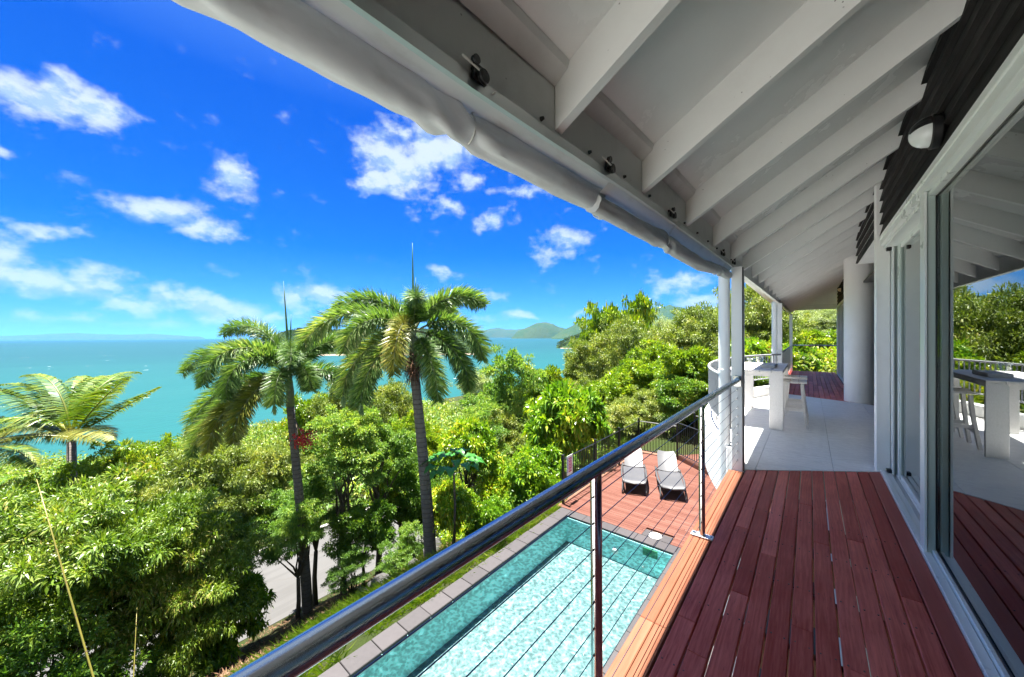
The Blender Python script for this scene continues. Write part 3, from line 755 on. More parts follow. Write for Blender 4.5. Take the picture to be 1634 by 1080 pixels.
mb = MB(); mb.prism(poly, -0.32, -0.0125); mb.build('slab', 'grout', tiles)

fdeck = empty('far_timber_deck', (0, 15, 0), kind='structure', label='maroon timber deck beyond the tiled floor')
for i in range(15):
    a = -0.72 + i*0.1; cuts = [10.4, 12.4+rs.uniform(-.9, .9), 14.6+rs.uniform(-.9, .9), 16.8+rs.uniform(-.9, .9), 19.2]
    for j in range(4):
        deck_board(a+.003, a+.097, cuts[j]+.002, cuts[j+1]-.002, 'deck_stain', fdeck, clips=[(-nn_.x, -nn_.y, -nn_.dot(fa)+0.004)], top=rs.uniform(-.001, .002))
mb = MB(); mb.box(-0.72, 1.2, 12.0, 19.2, -0.3, -0.04); mb.build('frame', 'joist_wood', fdeck)

# curved balcony wall: kerb on top, outer face hanging below the floor
mb = MB(); n = 44; prof = [(-0.06, 0.0), (-0.06, 0.205), (-0.05, 0.215), (0.085, 0.215), (0.095, 0.205), (0.095, -0.46), (0.0, -0.46), (-0.06, -0.33)]
ang0 = math.asin((4.80-ARC[1])/ARC[2]); ang1 = math.asin((11.42-ARC[1])/ARC[2])
ring = []
for i in range(n+1):
    a = ang0 + (ang1-ang0)*i/n
    for (dr, z) in prof: ring.append((ARC[0]-(ARC[2]+dr)*math.cos(a), ARC[1]+(ARC[2]+dr)*math.sin(a), z))
k = len(prof); fs = [(i*k+j, (i+1)*k+j, (i+1)*k+(j+1) % k, i*k+(j+1) % k) for i in range(n) for j in range(k)]
fs += [tuple(range(k))[::-1], tuple(n*k+j for j in range(k))]
mb.add(ring, fs); mb.build('balcony_wall', 'render_white', label='white rendered curved wall edging the tiled balcony', cat='wall')
def arc_pt(y, z, dr=0.02):
    a = math.asin((y-ARC[1])/ARC[2]); return (ARC[0]-(ARC[2]+dr)*math.cos(a), ARC[1]+(ARC[2]+dr)*math.sin(a), z)
crail = empty('curved_railing', arc_pt(8.1, 0.215), 'curved grey balustrade with thin upright bars on the white kerb', 'railing')
ys_ = np.linspace(4.86, 11.58, 50)
mb = MB(); mb.tube([arc_pt(min(y, 11.42+.15), 1.0) for y in ys_], 0.021, 10); mb.build('handrail', 'rail_grey', crail, True)
mb = MB(); mb.tube([arc_pt(min(y, 11.55), 0.41) for y in ys_], 0.014, 8); mb.build('bottom_rail', 'rail_grey', crail, True)
bm_ = MB(); bm_.box(-0.008, 0.008, -0.012, 0.012, 0.41, 0.985); bal_me = raw_mesh('baluster', bm_.v, bm_.f, 'rail_grey')
for y in np.arange(4.92, 11.5, 0.108):
    p = arc_pt(y, 0); link_mesh('baluster', bal_me, crail, p)
for y in (5.0, 7.2, 9.4, 11.3):
    p = arc_pt(y, 0); mb = MB(); mb.cbox(p[0]-.018, p[0]+.018, p[1]-.018, p[1]+.018, 0.2, 0.99); mb.build('post', 'rail_grey', crail)
srail = empty('straight_railing', (-0.6, 15.3, 0), 'grey balustrade between the second and third white posts', 'railing')
mb = MB(); mb.tube([(-0.62, 11.75, 1.0), (-0.62, 18.95, 1.02)], 0.02, 8); mb.build('handrail', 'rail_grey', srail, True)
mb = MB(); mb.tube([(-0.62, 11.75, 0.12), (-0.62, 18.95, 0.12)], 0.014, 6); mb.build('bottom_rail', 'rail_grey', srail, True)
bm_ = MB(); bm_.box(-0.008, 0.008, -0.01, 0.01, 0.12, 0.99); b2 = raw_mesh('baluster', bm_.v, bm_.f, 'rail_grey')
for y in np.arange(11.9, 18.9, 0.115): link_mesh('baluster', b2, srail, (-0.62, y, 0))
erail = empty('end_railing', (0.1, 19.05, 0), 'cable railing closing the far end of the deck', 'railing')
mb = MB(); mb.tube([(-0.6, 19.0, 1.07), (0.9, 19.0, 1.07)], 0.024, 8); mb.build('handrail', 'steel_rail', erail, True)
for k in range(9):
    mb = MB(); mb.tube([(-0.6, 19.0, 0.12+k*.1), (0.9, 19.0, 0.12+k*.1)], 0.0022, 4); mb.build('cable', 'steel_cable', erail)

# near cable railing
cr = empty('cable_railing', (-0.62, 2.0, 0), 'polished steel handrail on round posts with thin wires beside the pool', 'railing')
XR = -0.622
mb = MB(); mb.tube([(XR, -1.2, 1.0), (XR, 4.66, 1.0)], 0.0255, 28); mb.build('handrail', 'steel_rail', cr, True)
for py in (1.245, 2.97):
    x = XR
    mb = MB(); mb.tube([(x, py, 0.008), (x, py, 0.985)], 0.0215, 24); ps = mb.build('post', 'steel_polished', cr, True, auto=40)
    mb = MB(); mb.cbox(x-.075, x+.075, py-.032, py+.032, 0.0, 0.011, 0.002); mb.build('base_plate', 'aluminium', ps)
    for sx in (-1, 1):
        mb = MB(); mb.lathe([(0, .019), (.007, .018), (.009, .011)], (x+sx*.055, py, 0), 8); mb.build('bolt', 'steel_polished', ps)
    for k in range(9):
        mb = MB(); mb.tube([(x, py-.026, 0.90-k*.0985), (x, py+.026, 0.90-k*.0985)], 0.004, 6); mb.build('grommet', 'black_plastic', ps)
for k in range(9):
    z = 0.90-k*.0985
    mb = MB(); mb.tube([(XR, -1.2, z), (XR, 1.245, z-.0006), (XR, 2.97, z), (XR, 4.66, z)], 0.0019, 6); c_ = mb.build('cable', 'steel_cable', cr)
    mb = MB(); mb.tube([(XR, 4.60, z), (XR, 4.675, z)], 0.005, 6); mb.tube([(XR, 4.67, z-.012), (XR, 4.67, z+.012)], 0.004, 5); mb.build('tensioner', 'steel_polished', c_)
mb = MB(); mb.cbox(XR-.035, XR+.04, 4.663, 4.676, 0.93, 1.05, 0.002); mb.build('bracket', 'steel_polished', cr)

# ================================================================== HOUSE
BXP = [(-4, -.80), (.4, -.80), (.7, -.798), (1.1, -.78), (1.83, -.735), (2.96, -.70), (4.47, -.66), (6.94, -.635), (11.7, -.60), (19.3, -.60)]
def BX(y): return float(np.interp(y, [p[0] for p in BXP], [p[1] for p in BXP]))
def BZ(y): return float(np.interp(y, [5, 11.7, 19.2], [2.262, 2.33, 2.36]))
def raf(y): # foot z and wall z of the rafter underside
    return BZ(y)+0.05, 3.13
XW = 0.62
house = empty('house', (2.5, 8, PD), 'white and charcoal house whose balcony roof, doors and posts frame the view', 'house')
hz_ = lambda x, y: raf(y)[0] + (raf(y)[1]-raf(y)[0])*(x-BX(y))/(XW-BX(y))
rY = [2.89 + 0.83*k for k in range(-6, 20)]
DEP = 0.215
for y in rY:
    x0 = BX(y)+0.001; z0, z1 = raf(y)
    mb = MB(); hw = 0.022
    x1 = 1.15
    zz1 = hz_(x1, y)
    mb.add([(x0, y-hw, z0), (x1, y-hw, zz1), (x1, y-hw, zz1+DEP), (x0, y-hw, z0+DEP), (x0, y+hw, z0), (x1, y+hw, zz1), (x1, y+hw, zz1+DEP), (x0, y+hw, z0+DEP)],
           [(0,1,2,3), (7,6,5,4), (0,4,5,1), (1,5,6,2), (2,6,7,3), (3,7,4,0)])
    if x0 > -2: mb.build('rafter', 'rafter_paint', house)
# soffit panels between rafters
for a, b in zip(rY[:-1], rY[1:]):
    mb = MB(); y0, y1 = a+0.0225, b-0.0225; ym = (y0+y1)/2; xs_ = [BX(ym)+.002, 1.15]
    pts = []
    for (x, y) in ((BX(y0)+.002, y0), (1.15, y0), (1.15, y1), (BX(y1)+.002, y1)): pts.append((x, y, hz_(x, y)+DEP-0.012))
    mb.add(pts + [(x, y, z+0.012) for x, y, z in pts], [(3,2,1,0), (4,5,6,7), (0,1,5,4), (1,2,6,5), (2,3,7,6), (3,0,4,7)])
    mb.build('ceiling_panel', 'soffit_paint', house)
    # fillet strip where panel meets the beam
    mb = MB(); xa = BX(ym)
    mb.add([(BX(y0)+.002, y0, hz_(BX(y0), y0)+DEP-.014), (BX(y1)+.002, y1, hz_(BX(y1), y1)+DEP-.014), (BX(y1)+.07, y1, hz_(BX(y1)+.07, y1)+DEP-.016), (BX(y0)+.07, y0, hz_(BX(y0)+.07, y0)+DEP-.016),
            (BX(y0)+.002, y0, hz_(BX(y0), y0)+DEP-.045), (BX(y1)+.002, y1, hz_(BX(y1), y1)+DEP-.045), (BX(y1)+.06, y1, hz_(BX(y1)+.06, y1)+DEP-.036), (BX(y0)+.06, y0, hz_(BX(y0)+.06, y0)+DEP-.036)],
           [(3,2,1,0), (4,5,6,7), (0,1,5,4), (1,2,6,5), (2,3,7,6), (3,0,4,7)])
    mb.build('cover_strip', 'beam_paint', house)
def swept(name, prof, y0, y1, mat, step=0.35, parent=house, **kw):      # profile (dx, dz) carried along the curved beam line
    n = max(2, int((y1-y0)/step)); k = len(prof); V = []
    for i in range(n+1):
        y = y0 + (y1-y0)*i/n
        for (dx, dz) in prof: V.append((BX(y)+dx, y, BZ(y)+dz))
    fs = [(i*k+j, i*k+(j+1) % k, (i+1)*k+(j+1) % k, (i+1)*k+j) for i in range(n) for j in range(k)] + [tuple(range(k)), tuple(n*k+j for j in range(k))[::-1]]
    mb = MB(); mb.add(V, fs[:-2] + [fs[-2][::-1], fs[-1][::-1]]); return mb.build(name, mat, parent, **kw)
swept('beam', [(-.06, 0), (0, 0), (0, .262), (-.06, .262)], -3.5, 19.2, 'beam_paint')
trk = swept('blind_track', [(-.012, -.006), (.006, -.006), (.006, .016), (.003, .018), (.003, .040), (.0005, .042), (.0005, -.0005), (-.012, -.0005)], -3.5, 4.70, 'aluminium')
for y in np.arange(0.1, 4.6, 0.34):
    mb = MB(); mb.lathe([(0, .014), (.006, .013), (.009, .0)], (0, 0, 0), 10)
    V = [(BX(y) + 0.001 + v[2], y+v[0], BZ(y)+0.055+v[1]) for v in mb.v]; m2 = MB(); m2.add(V, [f[::-1] for f in mb.f]); m2.build('stud', 'black_plastic', house, True)
# roof sheet above
mb = MB(); xo = -1.0
def rz(x): return 2.575 + (x+1.0)*0.66
for (y0, y1) in ((-4, 19.5),):
    mb.add([(xo, y0, rz(xo)), (2.5, y0, rz(2.5)), (2.5, y1, rz(2.5)), (xo, y1, rz(xo)), (xo, y0, rz(xo)+.03), (2.5, y0, rz(2.5)+.03), (2.5, y1, rz(2.5)+.03), (xo, y1, rz(xo)+.03)],
           [(3,2,1,0), (4,5,6,7), (0,1,5,4), (1,2,6,5), (2,3,7,6), (3,0,4,7)])
    mb.add([(2.501, y0, rz(2.5)), (6, y0, rz(0.5)), (6, y1, rz(0.5)), (2.501, y1, rz(2.5)), (2.501, y0, rz(2.5)+.03), (6, y0, rz(0.5)+.03), (6, y1, rz(0.5)+.03), (2.501, y1, rz(2.5)+.03)],
           [(3,2,1,0), (4,5,6,7), (0,1,5,4), (1,2,6,5), (2,3,7,6), (3,0,4,7)])
mb.build('roof', 'roof_metal', house)
mb = MB(); mb.box(-0.99, -0.86, -4, 19.45, 2.545, 2.572); mb.build('fascia', 'white_paint', house)
# wall core and interior (kept dark)
def part(name, mat, *b, parent=house, ch=None):
    mb = MB(); (mb.cbox(*b, ch) if ch else mb.box(*b)); return mb.build(name, mat, parent)
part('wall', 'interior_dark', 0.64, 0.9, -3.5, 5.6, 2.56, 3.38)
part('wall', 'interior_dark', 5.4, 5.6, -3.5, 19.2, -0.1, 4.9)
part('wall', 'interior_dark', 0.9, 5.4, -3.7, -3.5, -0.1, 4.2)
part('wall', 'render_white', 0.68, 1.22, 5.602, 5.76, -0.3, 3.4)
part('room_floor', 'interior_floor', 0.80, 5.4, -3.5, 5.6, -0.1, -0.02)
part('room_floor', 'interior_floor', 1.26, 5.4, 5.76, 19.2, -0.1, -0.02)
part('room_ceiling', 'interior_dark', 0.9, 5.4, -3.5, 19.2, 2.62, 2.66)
part('wall', 'render_white', 1.19, 1.3, 5.76, 12.0, 2.75, 3.7)
part('wall', 'render_white', 0.9, 5.4, 12.0, 12.15, -0.1, 3.6)
part('wall', 'render_white', 0.86, 1.0, 12.15, 18.6, 2.55, 3.5)
part('wall', 'render_white', 0.82, 1.0, 18.45, 19.1, -0.3, 3.4)
part('wall', 'render_white', 0.30, 0.5, -3, 19, PD-0.2, -0.34)
part('jamb', 'white_paint', 0.565, 0.672, 5.6, 5.78, -0.02, 3.33, ch=0.003)
# weatherboards: each course one lapped board
def course(x_out, z, y0, y1, h=0.132):
    mb = MB(); mb.add([(x_out, y0, z), (x_out+.030, y0, z), (x_out+.050, y0, z+h+.02), (x_out+.035, y0, z+h+.02), (x_out, y1, z), (x_out+.030, y1, z), (x_out+.050, y1, z+h+.02), (x_out+.035, y1, z+h+.02)],
                      [(0,1,2,3)[::-1], (4,5,6,7), (0,4,5,1)[::-1], (1,5,6,2)[::-1], (2,6,7,3)[::-1], (3,7,4,0)[::-1]])
    mb.build('weatherboard', 'weatherboard_dark', house)
for k in range(6): course(0.588, 2.566+k*0.128, -3.4, 5.597)
for k in range(5): course(0.592, 2.68+k*0.128, 5.79, 8.3)
part('bulkhead', 'white_paint', 0.62, 1.19, 5.78, 8.28, 2.665, 3.35)
for k in range(6): course(1.15, 2.78+k*0.128, 5.79, 12.0)
for k in range(5): course(0.80, 2.62+k*0.128, 12.1, 18.44)
# end gable
part('header_beam', 'beam_paint', -0.66, 0.9, 19.03, 19.12, 2.52, 2.72)
mb = MB(); mb.add([(-0.62, 19.06, 2.72), (0.9, 19.06, 2.72), (0.9, 19.06, 3.5), (-0.62, 19.06, 2.74), (-0.62, 19.1, 2.72), (0.9, 19.1, 2.72), (0.9, 19.1, 3.5), (-0.62, 19.1, 2.74)],
                  [(0,1,2,3), (7,6,5,4), (0,4,5,1), (1,5,6,2), (2,6,7,3), (3,7,4,0)]); mb.build('gable_panel', 'soffit_paint', house)
part('gable_batten', 'white_paint', 0.1, 0.15, 19.03, 19.057, 2.725, 3.1)
# posts
for (x, y, w_) in ((-0.625, 4.73, .052), (-0.60, 11.7, .05), (-0.60, 19.0, .05)):
    part('post', 'white_paint', x-w_, x+w_, y-w_, y+w_, PD, BZ(y), ch=0.004)
part('post_channel', 'black_plastic', -0.572, -0.562, 4.681, 4.70, 0.0, 2.25)
part('post_channel', 'aluminium', -0.5725, -0.556, 4.702, 4.722, 0.0, 2.22)
for (x, y) in ((-0.775, 4.86), (-0.72, 11.78)):
    mb = MB(); mb.tube([(x, y, PD), (x, y, BZ(y)+.05)], 0.060, 20); dp = mb.build('downpipe', 'white_paint', house, True, auto=40)
    mb = MB(); mb.tube([(x, y, 1.06), (x, y, 1.10)], 0.066, 20); mb.build('clip', 'white_paint', dp, True, auto=40)
mb = MB(); mb.tube([(0.86, 11.15, -0.02), (0.86, 11.15, 3.42)], 0.262, 40); mb.build('column', 'render_white', house, True, auto=40)

# sliding doors
sd = empty('sliding_door', (0.66, 2, 0), parent=house)
FW, FG = 'frame_white', 'frame_grey'
def dp(name, mat, *b, ch=0.002, parent=sd):
    mb = MB(); mb.cbox(*b, ch); return mb.build(name, mat, parent)
dp('head_frame', FW, 0.594, 0.70, -3.4, 5.598, 2.462, 2.556)
dp('head_frame', FW, 0.585, 0.60, -3.4, 5.598, 2.52, 2.562)
dp('head_track', FW, 0.62, 0.755, -3.4, 5.598, 2.43, 2.460)
dp('sill', FW, 0.590, 0.632, -3.4, 5.598, -0.02, 0.022)
dp('sill', FW, 0.634, 0.672, 3.78, 5.598, -0.02, 0.014)
dp('sill', 'aluminium', 0.674, 0.79, -3.4, 5.598, -0.02, 0.010)
dp('sill_rail', FW, 0.700, 0.712, 3.78, 5.50, 0.011, 0.022)
dp('side_frame', FW, 0.674, 0.69, 5.50, 5.598, 0.0, 2.43)
dp('side_frame', FG, 0.692, 0.78, 5.53, 5.598, 0.0, 2.43)
# near fixed panel (glass at x = 0.66)
XG = 0.662
dp('stile', FW, 0.598, 0.612, 3.66, 3.78, 0.0, 2.46)
dp('stile', FG, 0.614, 0.652, 3.672, 3.76, 0.0, 2.46)
dp('gasket', 'black_plastic', 0.653, XG-.002, 3.675, 3.72, 0.02, 2.46, ch=.001)
dp('stile', FW, XG+.006, 0.69, 3.69, 3.77, 0.0, 2.46)
dp('bottom_rail', FW, 0.636, 0.655, -3.4, 3.67, 0.0, 0.045)
dp('gasket', 'black_plastic', 0.656, XG-.001, -3.4, 3.67, 0.045, 0.052, ch=.001)
dp('gasket', 'black_plastic', 0.656, XG-.001, -3.4, 3.67, 2.42, 2.43, ch=.001)
dp('top_rail', FW, 0.632, 0.656, -3.4, 3.67, 2.43, 2.462)
mb = MB(); mb.box(XG, XG+.005, -3.4, 3.70, 0.03, 2.45); mb.build('glass', 'door_glass', sd)
# far sliding panel (glass at x = 0.725)
dp('stile', FW, 0.708, 0.745, 5.40, 5.47, 0.02, 2.43)
dp('stile', FG, 0.715, 0.742, 5.33, 5.398, 0.02, 2.43)
dp('bottom_rail', FW, 0.712, 0.742, 3.6, 5.33, 0.02, 0.07)
dp('top_rail', FW, 0.712, 0.742, 3.6, 5.33, 2.38, 2.43)
mb = MB(); mb.box(0.725, 0.730, 3.6, 5.34, 0.06, 2.39); mb.build('glass', 'door_glass', sd)
for (x, y, z) in ((0.655, 5.55, 0.02), (0.655, 5.55, 2.395), (0.735, 5.44, 0.012), (0.735, 5.44, 2.39)):
    dp('roller_stop', 'black_plastic', x-.02, x+.02, y-.03, y+.03, z, z+.035, ch=.004)
sd2 = empty('sliding_door', (1.2, 9, 0), parent=house)
dp('frame', FW, 1.15, 1.2, 5.9, 11.9, 2.68, 2.76, parent=sd2); dp('frame', FW, 1.15, 1.2, 11.4, 11.5, 0.0, 2.68, parent=sd2); dp('frame', FW, 1.16, 1.2, 5.78, 5.86, 0.0, 2.68, parent=sd2)
dp('frame', FW, 1.15, 1.2, 5.86, 11.9, -0.01, 0.03, parent=sd2)
mb = MB(); mb.box(1.205, 1.21, 5.9, 11.9, 0.03, 2.68); mb.build('glass', 'door_glass', sd2)
sd3 = empty('sliding_door', (0.85, 15, 0), parent=house)
dp('frame', FW, 0.80, 0.86, 12.15, 18.44, 2.50, 2.60, parent=sd3); dp('frame', FW, 0.80, 0.88, 12.15, 18.44, -0.01, 0.03, parent=sd3)
for y in (12.2, 13.7, 15.2, 16.7, 18.36): dp('stile', FW if y != 15.2 else FG, 0.81, 0.86, y, y+.08, 0.03, 2.5, parent=sd3)
mb = MB(); mb.box(0.85, 0.855, 12.2, 18.4, 0.03, 2.5); mb.build('glass', 'door_glass', sd3)

# wall lights
def wall_light(x, y, z, label, globe='lens_glass', s=1.0):
    r = empty('wall_light', (x, y, z), label, 'light', 'bulkhead lights on the dark cladding')
    mb = MB(); mb.lathe([(0, 0), (.092*s, 0), (.098*s, .008), (.098*s, .04), (.088*s, .045), (0, .045)], (x, y, z), 28, '-X'); mb.build('base', 'black_plastic', r, True, auto=35)
    prof = [(.082*s, .045)]
    for k in range(1, 15):
        a = k/14*math.pi/2; prof.append((.082*s*math.cos(a)*(1+.012*(k % 2)), .045+.085*s*math.sin(a)))
    mb = MB(); mb.lathe(prof, (x, y, z), 28, '-X'); mb.build('lens', globe, r, True)
    V = []; nA, nH = 13, 8
    for i in range(nA):
        A = math.radians(15 + 150*i/(nA-1))
        for j in range(nH):
            b = j/(nH-1)*math.pi*0.40; rr = .092*s*math.cos(b)*(1.0+0.03*(i % 2)); V.append((x-(.046+.088*s*math.sin(b)), y+rr*math.cos(A), z+rr*math.sin(A)))
    mb = MB(); mb.add(V, [(i*nH+j, i*nH+j+1, (i+1)*nH+j+1, (i+1)*nH+j) for i in range(nA-1) for j in range(nH-1)]); h_ = mb.build('visor', 'black_plastic', r, False)
    so = h_.modifiers.new('s', 'SOLIDIFY'); so.thickness = 0.006
wall_light(0.596, 3.25, 2.70, 'round bulkhead light with ribbed glass and black visor above the near glass door')
wall_light(0.80, 15.3, 2.93, 'small round bulkhead light with amber globe on the far cladding', 'lamp_globe_far', 1.0)

# ================================================================== roller blinds
def blind(name, y0, y1, rfun, xfun, zfun, label, ties=()):
    root = empty(name, (xfun((y0+y1)/2), (y0+y1)/2, zfun((y0+y1)/2)), label, 'blind', 'rolled fabric blinds under the balcony beam')
    n = int((y1-y0)/0.03); seg = 26; V = []; rs_ = np.random.RandomState(int(y0*10)+50)
    for i in range(n+1):
        y = y0 + (y1-y0)*i/n
        pin = 1.0; 
        for ty in ties:
            dd = abs(y-ty); pin -= 0.26*math.exp(-(dd/0.05)**2)
        for k in range(seg):
            A = 2*math.pi*k/seg
            wr = mnoise.fractal(Vector((math.cos(A)*1.4, y*1.7, math.sin(A)*1.4)), 0.9, 2, 4)*0.17 + 0.05*mnoise.noise(Vector((math.cos(A)*2.5, y*9, math.sin(A)*2.5)))
            near = sum(math.exp(-((y-ty)/0.16)**2) for ty in ties)
            wr += near*0.26*math.sin(A*4 + (y)*22 + 2.2*math.sin(y*9))*math.exp(-abs(0))
            rr = rfun(y)*pin*(1+wr)
            V.append((xfun(y)+rr*math.cos(A), y, zfun(y)+rr*math.sin(A)*1.05))
    fs = [(i*seg+k, i*seg+(k+1) % seg, (i+1)*seg+(k+1) % seg, (i+1)*seg+k) for i in range(n) for k in range(seg)]
    fs += [tuple(range(seg))[::-1], tuple(n*seg+k for k in range(seg))]
    mb = MB(); mb.add(V, [f[::-1] for f in fs]); mb.build('roll', 'blind_fabric', root, True, auto=60)
    V = []; rows = 5                                                        # the cloth hanging from the track to the roll
    for i in range(n+1):
        y = y0 + (y1-y0)*i/n; A = math.radians(100)
        a = Vector((BX(y)-0.008, y, BZ(y)-0.003)); b = Vector((xfun(y)+rfun(y)*math.cos(A), y, zfun(y)+rfun(y)*math.sin(A)))
        for j in range(rows):
            s_ = j/(rows-1); p = a.lerp(b, s_); p.z -= 0.018*math.sin(s_*math.pi) + 0.006*mnoise.noise(Vector((y*5, s_*2, 0))); V.append(tuple(p))
    mb = MB(); mb.add(V, [(i*rows+j, i*rows+j+1, (i+1)*rows+j+1, (i+1)*rows+j) for i in range(n) for j in range(rows-1)])
    mb.build('skirt', 'blind_fabric', root, True)
    for ty in ties:
        x, z, R1 = xfun(ty), zfun(ty), rfun(ty)*0.80
        pts = [(BX(ty)+.018, ty, BZ(ty)+.02)]
        for k in range(9):
            A = math.radians(40 - k*28); pts.append((x+(R1+.004)*math.cos(A), ty+.004*k, z+(R1+.004)*math.sin(A)))
        mb = MB(); mb.tube(pts, 0.0032, 6); mb.build('cord', 'rope_white', root, True)
    return root
r1 = lambda y: 0.060; x1 = lambda y: float(np.interp(y, [-3, .8, 1.75], [-.935, -.925, -.865])); z1f = lambda y: float(np.interp(y, [-3, .8, 1.75], [2.235, 2.225, 2.215]))
blind('roller_blind', -3.2, 1.74, r1, x1, z1f, 'thick rolled grey-white fabric blind nearest the camera', ties=(0.05, 0.86))
r2 = lambda y: float(np.interp(y, [1.74, 2.2, 2.6, 3.3, 4.0, 4.5, 4.68], [.046, .050, .050, .052, .046, .044, .040]))
x2 = lambda y: float(np.interp(y, [1.74, 2.6, 3.4, 4.5, 4.7], [-.845, -.79, -.765, -.725, -.70]))
z2f = lambda y: float(np.interp(y, [1.74, 2.2, 2.6, 3.1, 3.6, 4.2, 4.5, 4.68], [2.175, 2.165, 2.165, 2.145, 2.14, 2.175, 2.185, 2.165]))
blind('roller_blind', 1.67, 4.66, r2, x2, z2f, 'thinner sagging rolled blind running to the first white post', ties=(2.62, 4.30))
for i, y in enumerate((0.80, 1.63, 2.53, 4.05, 4.62)):
    x, z = BX(y), BZ(y)+.045
    r_ = empty('cord_pulley', (x, y, z), ['large black cord pulley above the tied part of the thick blind', 'small black cord pulley where the two blinds meet', 'black cord pulley above the middle of the sagging blind', 'black cord pulley close to the end of the sagging blind', 'last black cord pulley, beside the first white post'][i], 'pulley', 'black pulleys on the beam')
    mb = MB(); mb.cbox(x+.001, x+.014, y-.03, y+.03, z-.02, z+.03, .003); mb.build('plate', 'black_plastic', r_)
    V = MB(); V.lathe([(0, -.008), (.022, -.008), (.024, -.004), (.018, 0), (.024, .004), (.022, .008), (0, .008)], (0, 0, 0), 16)
    m2 = MB(); m2.add([(x+.026+v[2], y+v[0]*.9, z-.012+v[1]*.9) for v in V.v], V.f); m2.build('wheel', 'black_plastic', r_, True, auto=35)
    m2 = MB(); m2.add([(x+.028+v[2], y-.035+v[0]*.6, z+.018+v[1]*.6) for v in V.v], V.f); m2.build('wheel', 'black_plastic', r_, True, auto=35)
    mb = MB(); mb.tube([(x+.012, y-.075, z+.02), (x+.03, y-.01, z-.005)], .0035, 6); mb.build('cord', 'rope_white', r_, True)
mb = MB()
for k in range(4):
    mb.tube([(x1(1.78)+.045*math.cos(a), 1.79+.01*k, z1f(1.74)-.035+.048*math.sin(a)) for a in np.linspace(0, 6.28, 16)], .0028, 5, cap=False)
tag(mb.build('cord_coil', 'rope_white', None, True), 'coil of white cord hanging at the joint of the two blinds', 'cord')

# ================================================================== bar table, stools, glasses
TZ = 0.935
tb = empty('bar_table', (-0.70, 7.99, 0), 'tall white slatted bar table on the tiled balcony', 'table')
for k in range(5):
    mb = MB(); a = -1.08+k*.153; mb.cbox(a, a+.148, 7.02, 8.95, TZ-.035, TZ, .003); mb.build('slat', 'whitewash', tb)
for (x0, x1_) in ((-1.075, -.895), (-.50, -.32)):
    for (y0) in (7.025, 8.90): mb = MB(); mb.cbox(x0, x1_, y0, y0+.045, 0.002, TZ-.036, .003); mb.build('leg', 'whitewash', tb)
for y0 in (7.075, 8.85): mb = MB(); mb.cbox(-1.06, -.34, y0, y0+.04, TZ-.10, TZ-.037, .002); mb.build('cross_rail', 'whitewash', tb)
for x0 in (-1.03, -.41): mb = MB(); mb.cbox(x0, x0+.035, 7.12, 8.84, TZ-.10, TZ-.037, .002); mb.build('side_rail', 'whitewash', tb)
def goblet(x, y, label):
    r_ = empty('candle_glass', (x, y, TZ), label, 'glass', 'glass goblets on the bar table')
    mb = MB(); mb.lathe([(0, .003), (.042, .003), (.044, .006), (.012, .012), (.008, .045), (.012, .06)], (x, y, TZ), 20); mb.build('foot', 'clear_glass', r_, True)
    mb = MB(); mb.lathe([(.012, .06), (.045, .08), (.060, .12), (.064, .17), (.061, .171), (.056, .12), (.042, .084), (0, .068)], (x, y, TZ), 24); mb.build('bowl', 'clear_glass', r_, True)
goblet(-.775, 7.42, 'clear footed glass nearest the camera on the white bar table')
goblet(-.70, 7.95, 'clear footed glass further back, behind the wooden tray')
mb = MB(); mb.cbox(-.655, -.45, 7.5, 8.1, TZ+.001, TZ+.055, .006); tag(mb.build('wooden_tray', 'bench_grey'), 'weathered grey wooden tray lying on the white bar table', 'tray')
def make_stool(x, y, label):
    r_ = empty('bar_stool', (x, y, 0), label, 'stool', 'white saddle stools beside the bar table')
    for k in range(3):
        V = []; a0, a1 = -.165+k*.112, -.165+k*.112+.106
        for i in range(9):
            u = -0.215+.43*i/8; z = .695+.028*(abs(u)/.215)**2
            V += [(x+a0, y+u, z), (x+a1, y+u, z), (x+a1, y+u, z+.024), (x+a0, y+u, z+.024)]
        fs = [(i*4+j, (i+1)*4+j, (i+1)*4+(j+1) % 4, i*4+(j+1) % 4) for i in range(8) for j in range(4)] + [(0,1,2,3), (35,34,33,32)]
        mb = MB(); mb.add(V, fs); mb.build('slat', 'whitewash', r_)
    for sx in (-1, 1):
        for sy in (-1, 1):
            mb = MB(); V = []
            for i in range(6):
                s_ = i/5; cx_ = x+sx*(.10+.07*(1-s_)**1.4); cy_ = y+sy*(.15+.06*(1-s_)**1.4); z = .002+.693*s_
                for (dx, dy) in ((-.017, -.035), (.017, -.035), (.017, .035), (-.017, .035)): V.append((cx_+dx, cy_+dy, z))
            mb.add(V, [(i*4+j, i*4+(j+1) % 4, (i+1)*4+(j+1) % 4, (i+1)*4+j) for i in range(5) for j in range(4)] + [(3,2,1,0), (20,21,22,23)]); mb.build('leg', 'whitewash', r_)
    for sx in (-1, 1): mb = MB(); mb.cbox(x+sx*.145-.012, x+sx*.145+.012, y-.15, y+.15, .20, .25, .002); mb.build('stretcher', 'whitewash', r_)
    for sy in (-1, 1): mb = MB(); mb.cbox(x-.12, x+.12, y+sy*.175-.012, y+sy*.175+.012, .26, .31, .002); mb.build('stretcher', 'whitewash', r_)
make_stool(-.20, 7.62, 'white saddle stool at the near corner of the bar table')
make_stool(-.20, 8.35, 'white saddle stool further back beside the bar table')

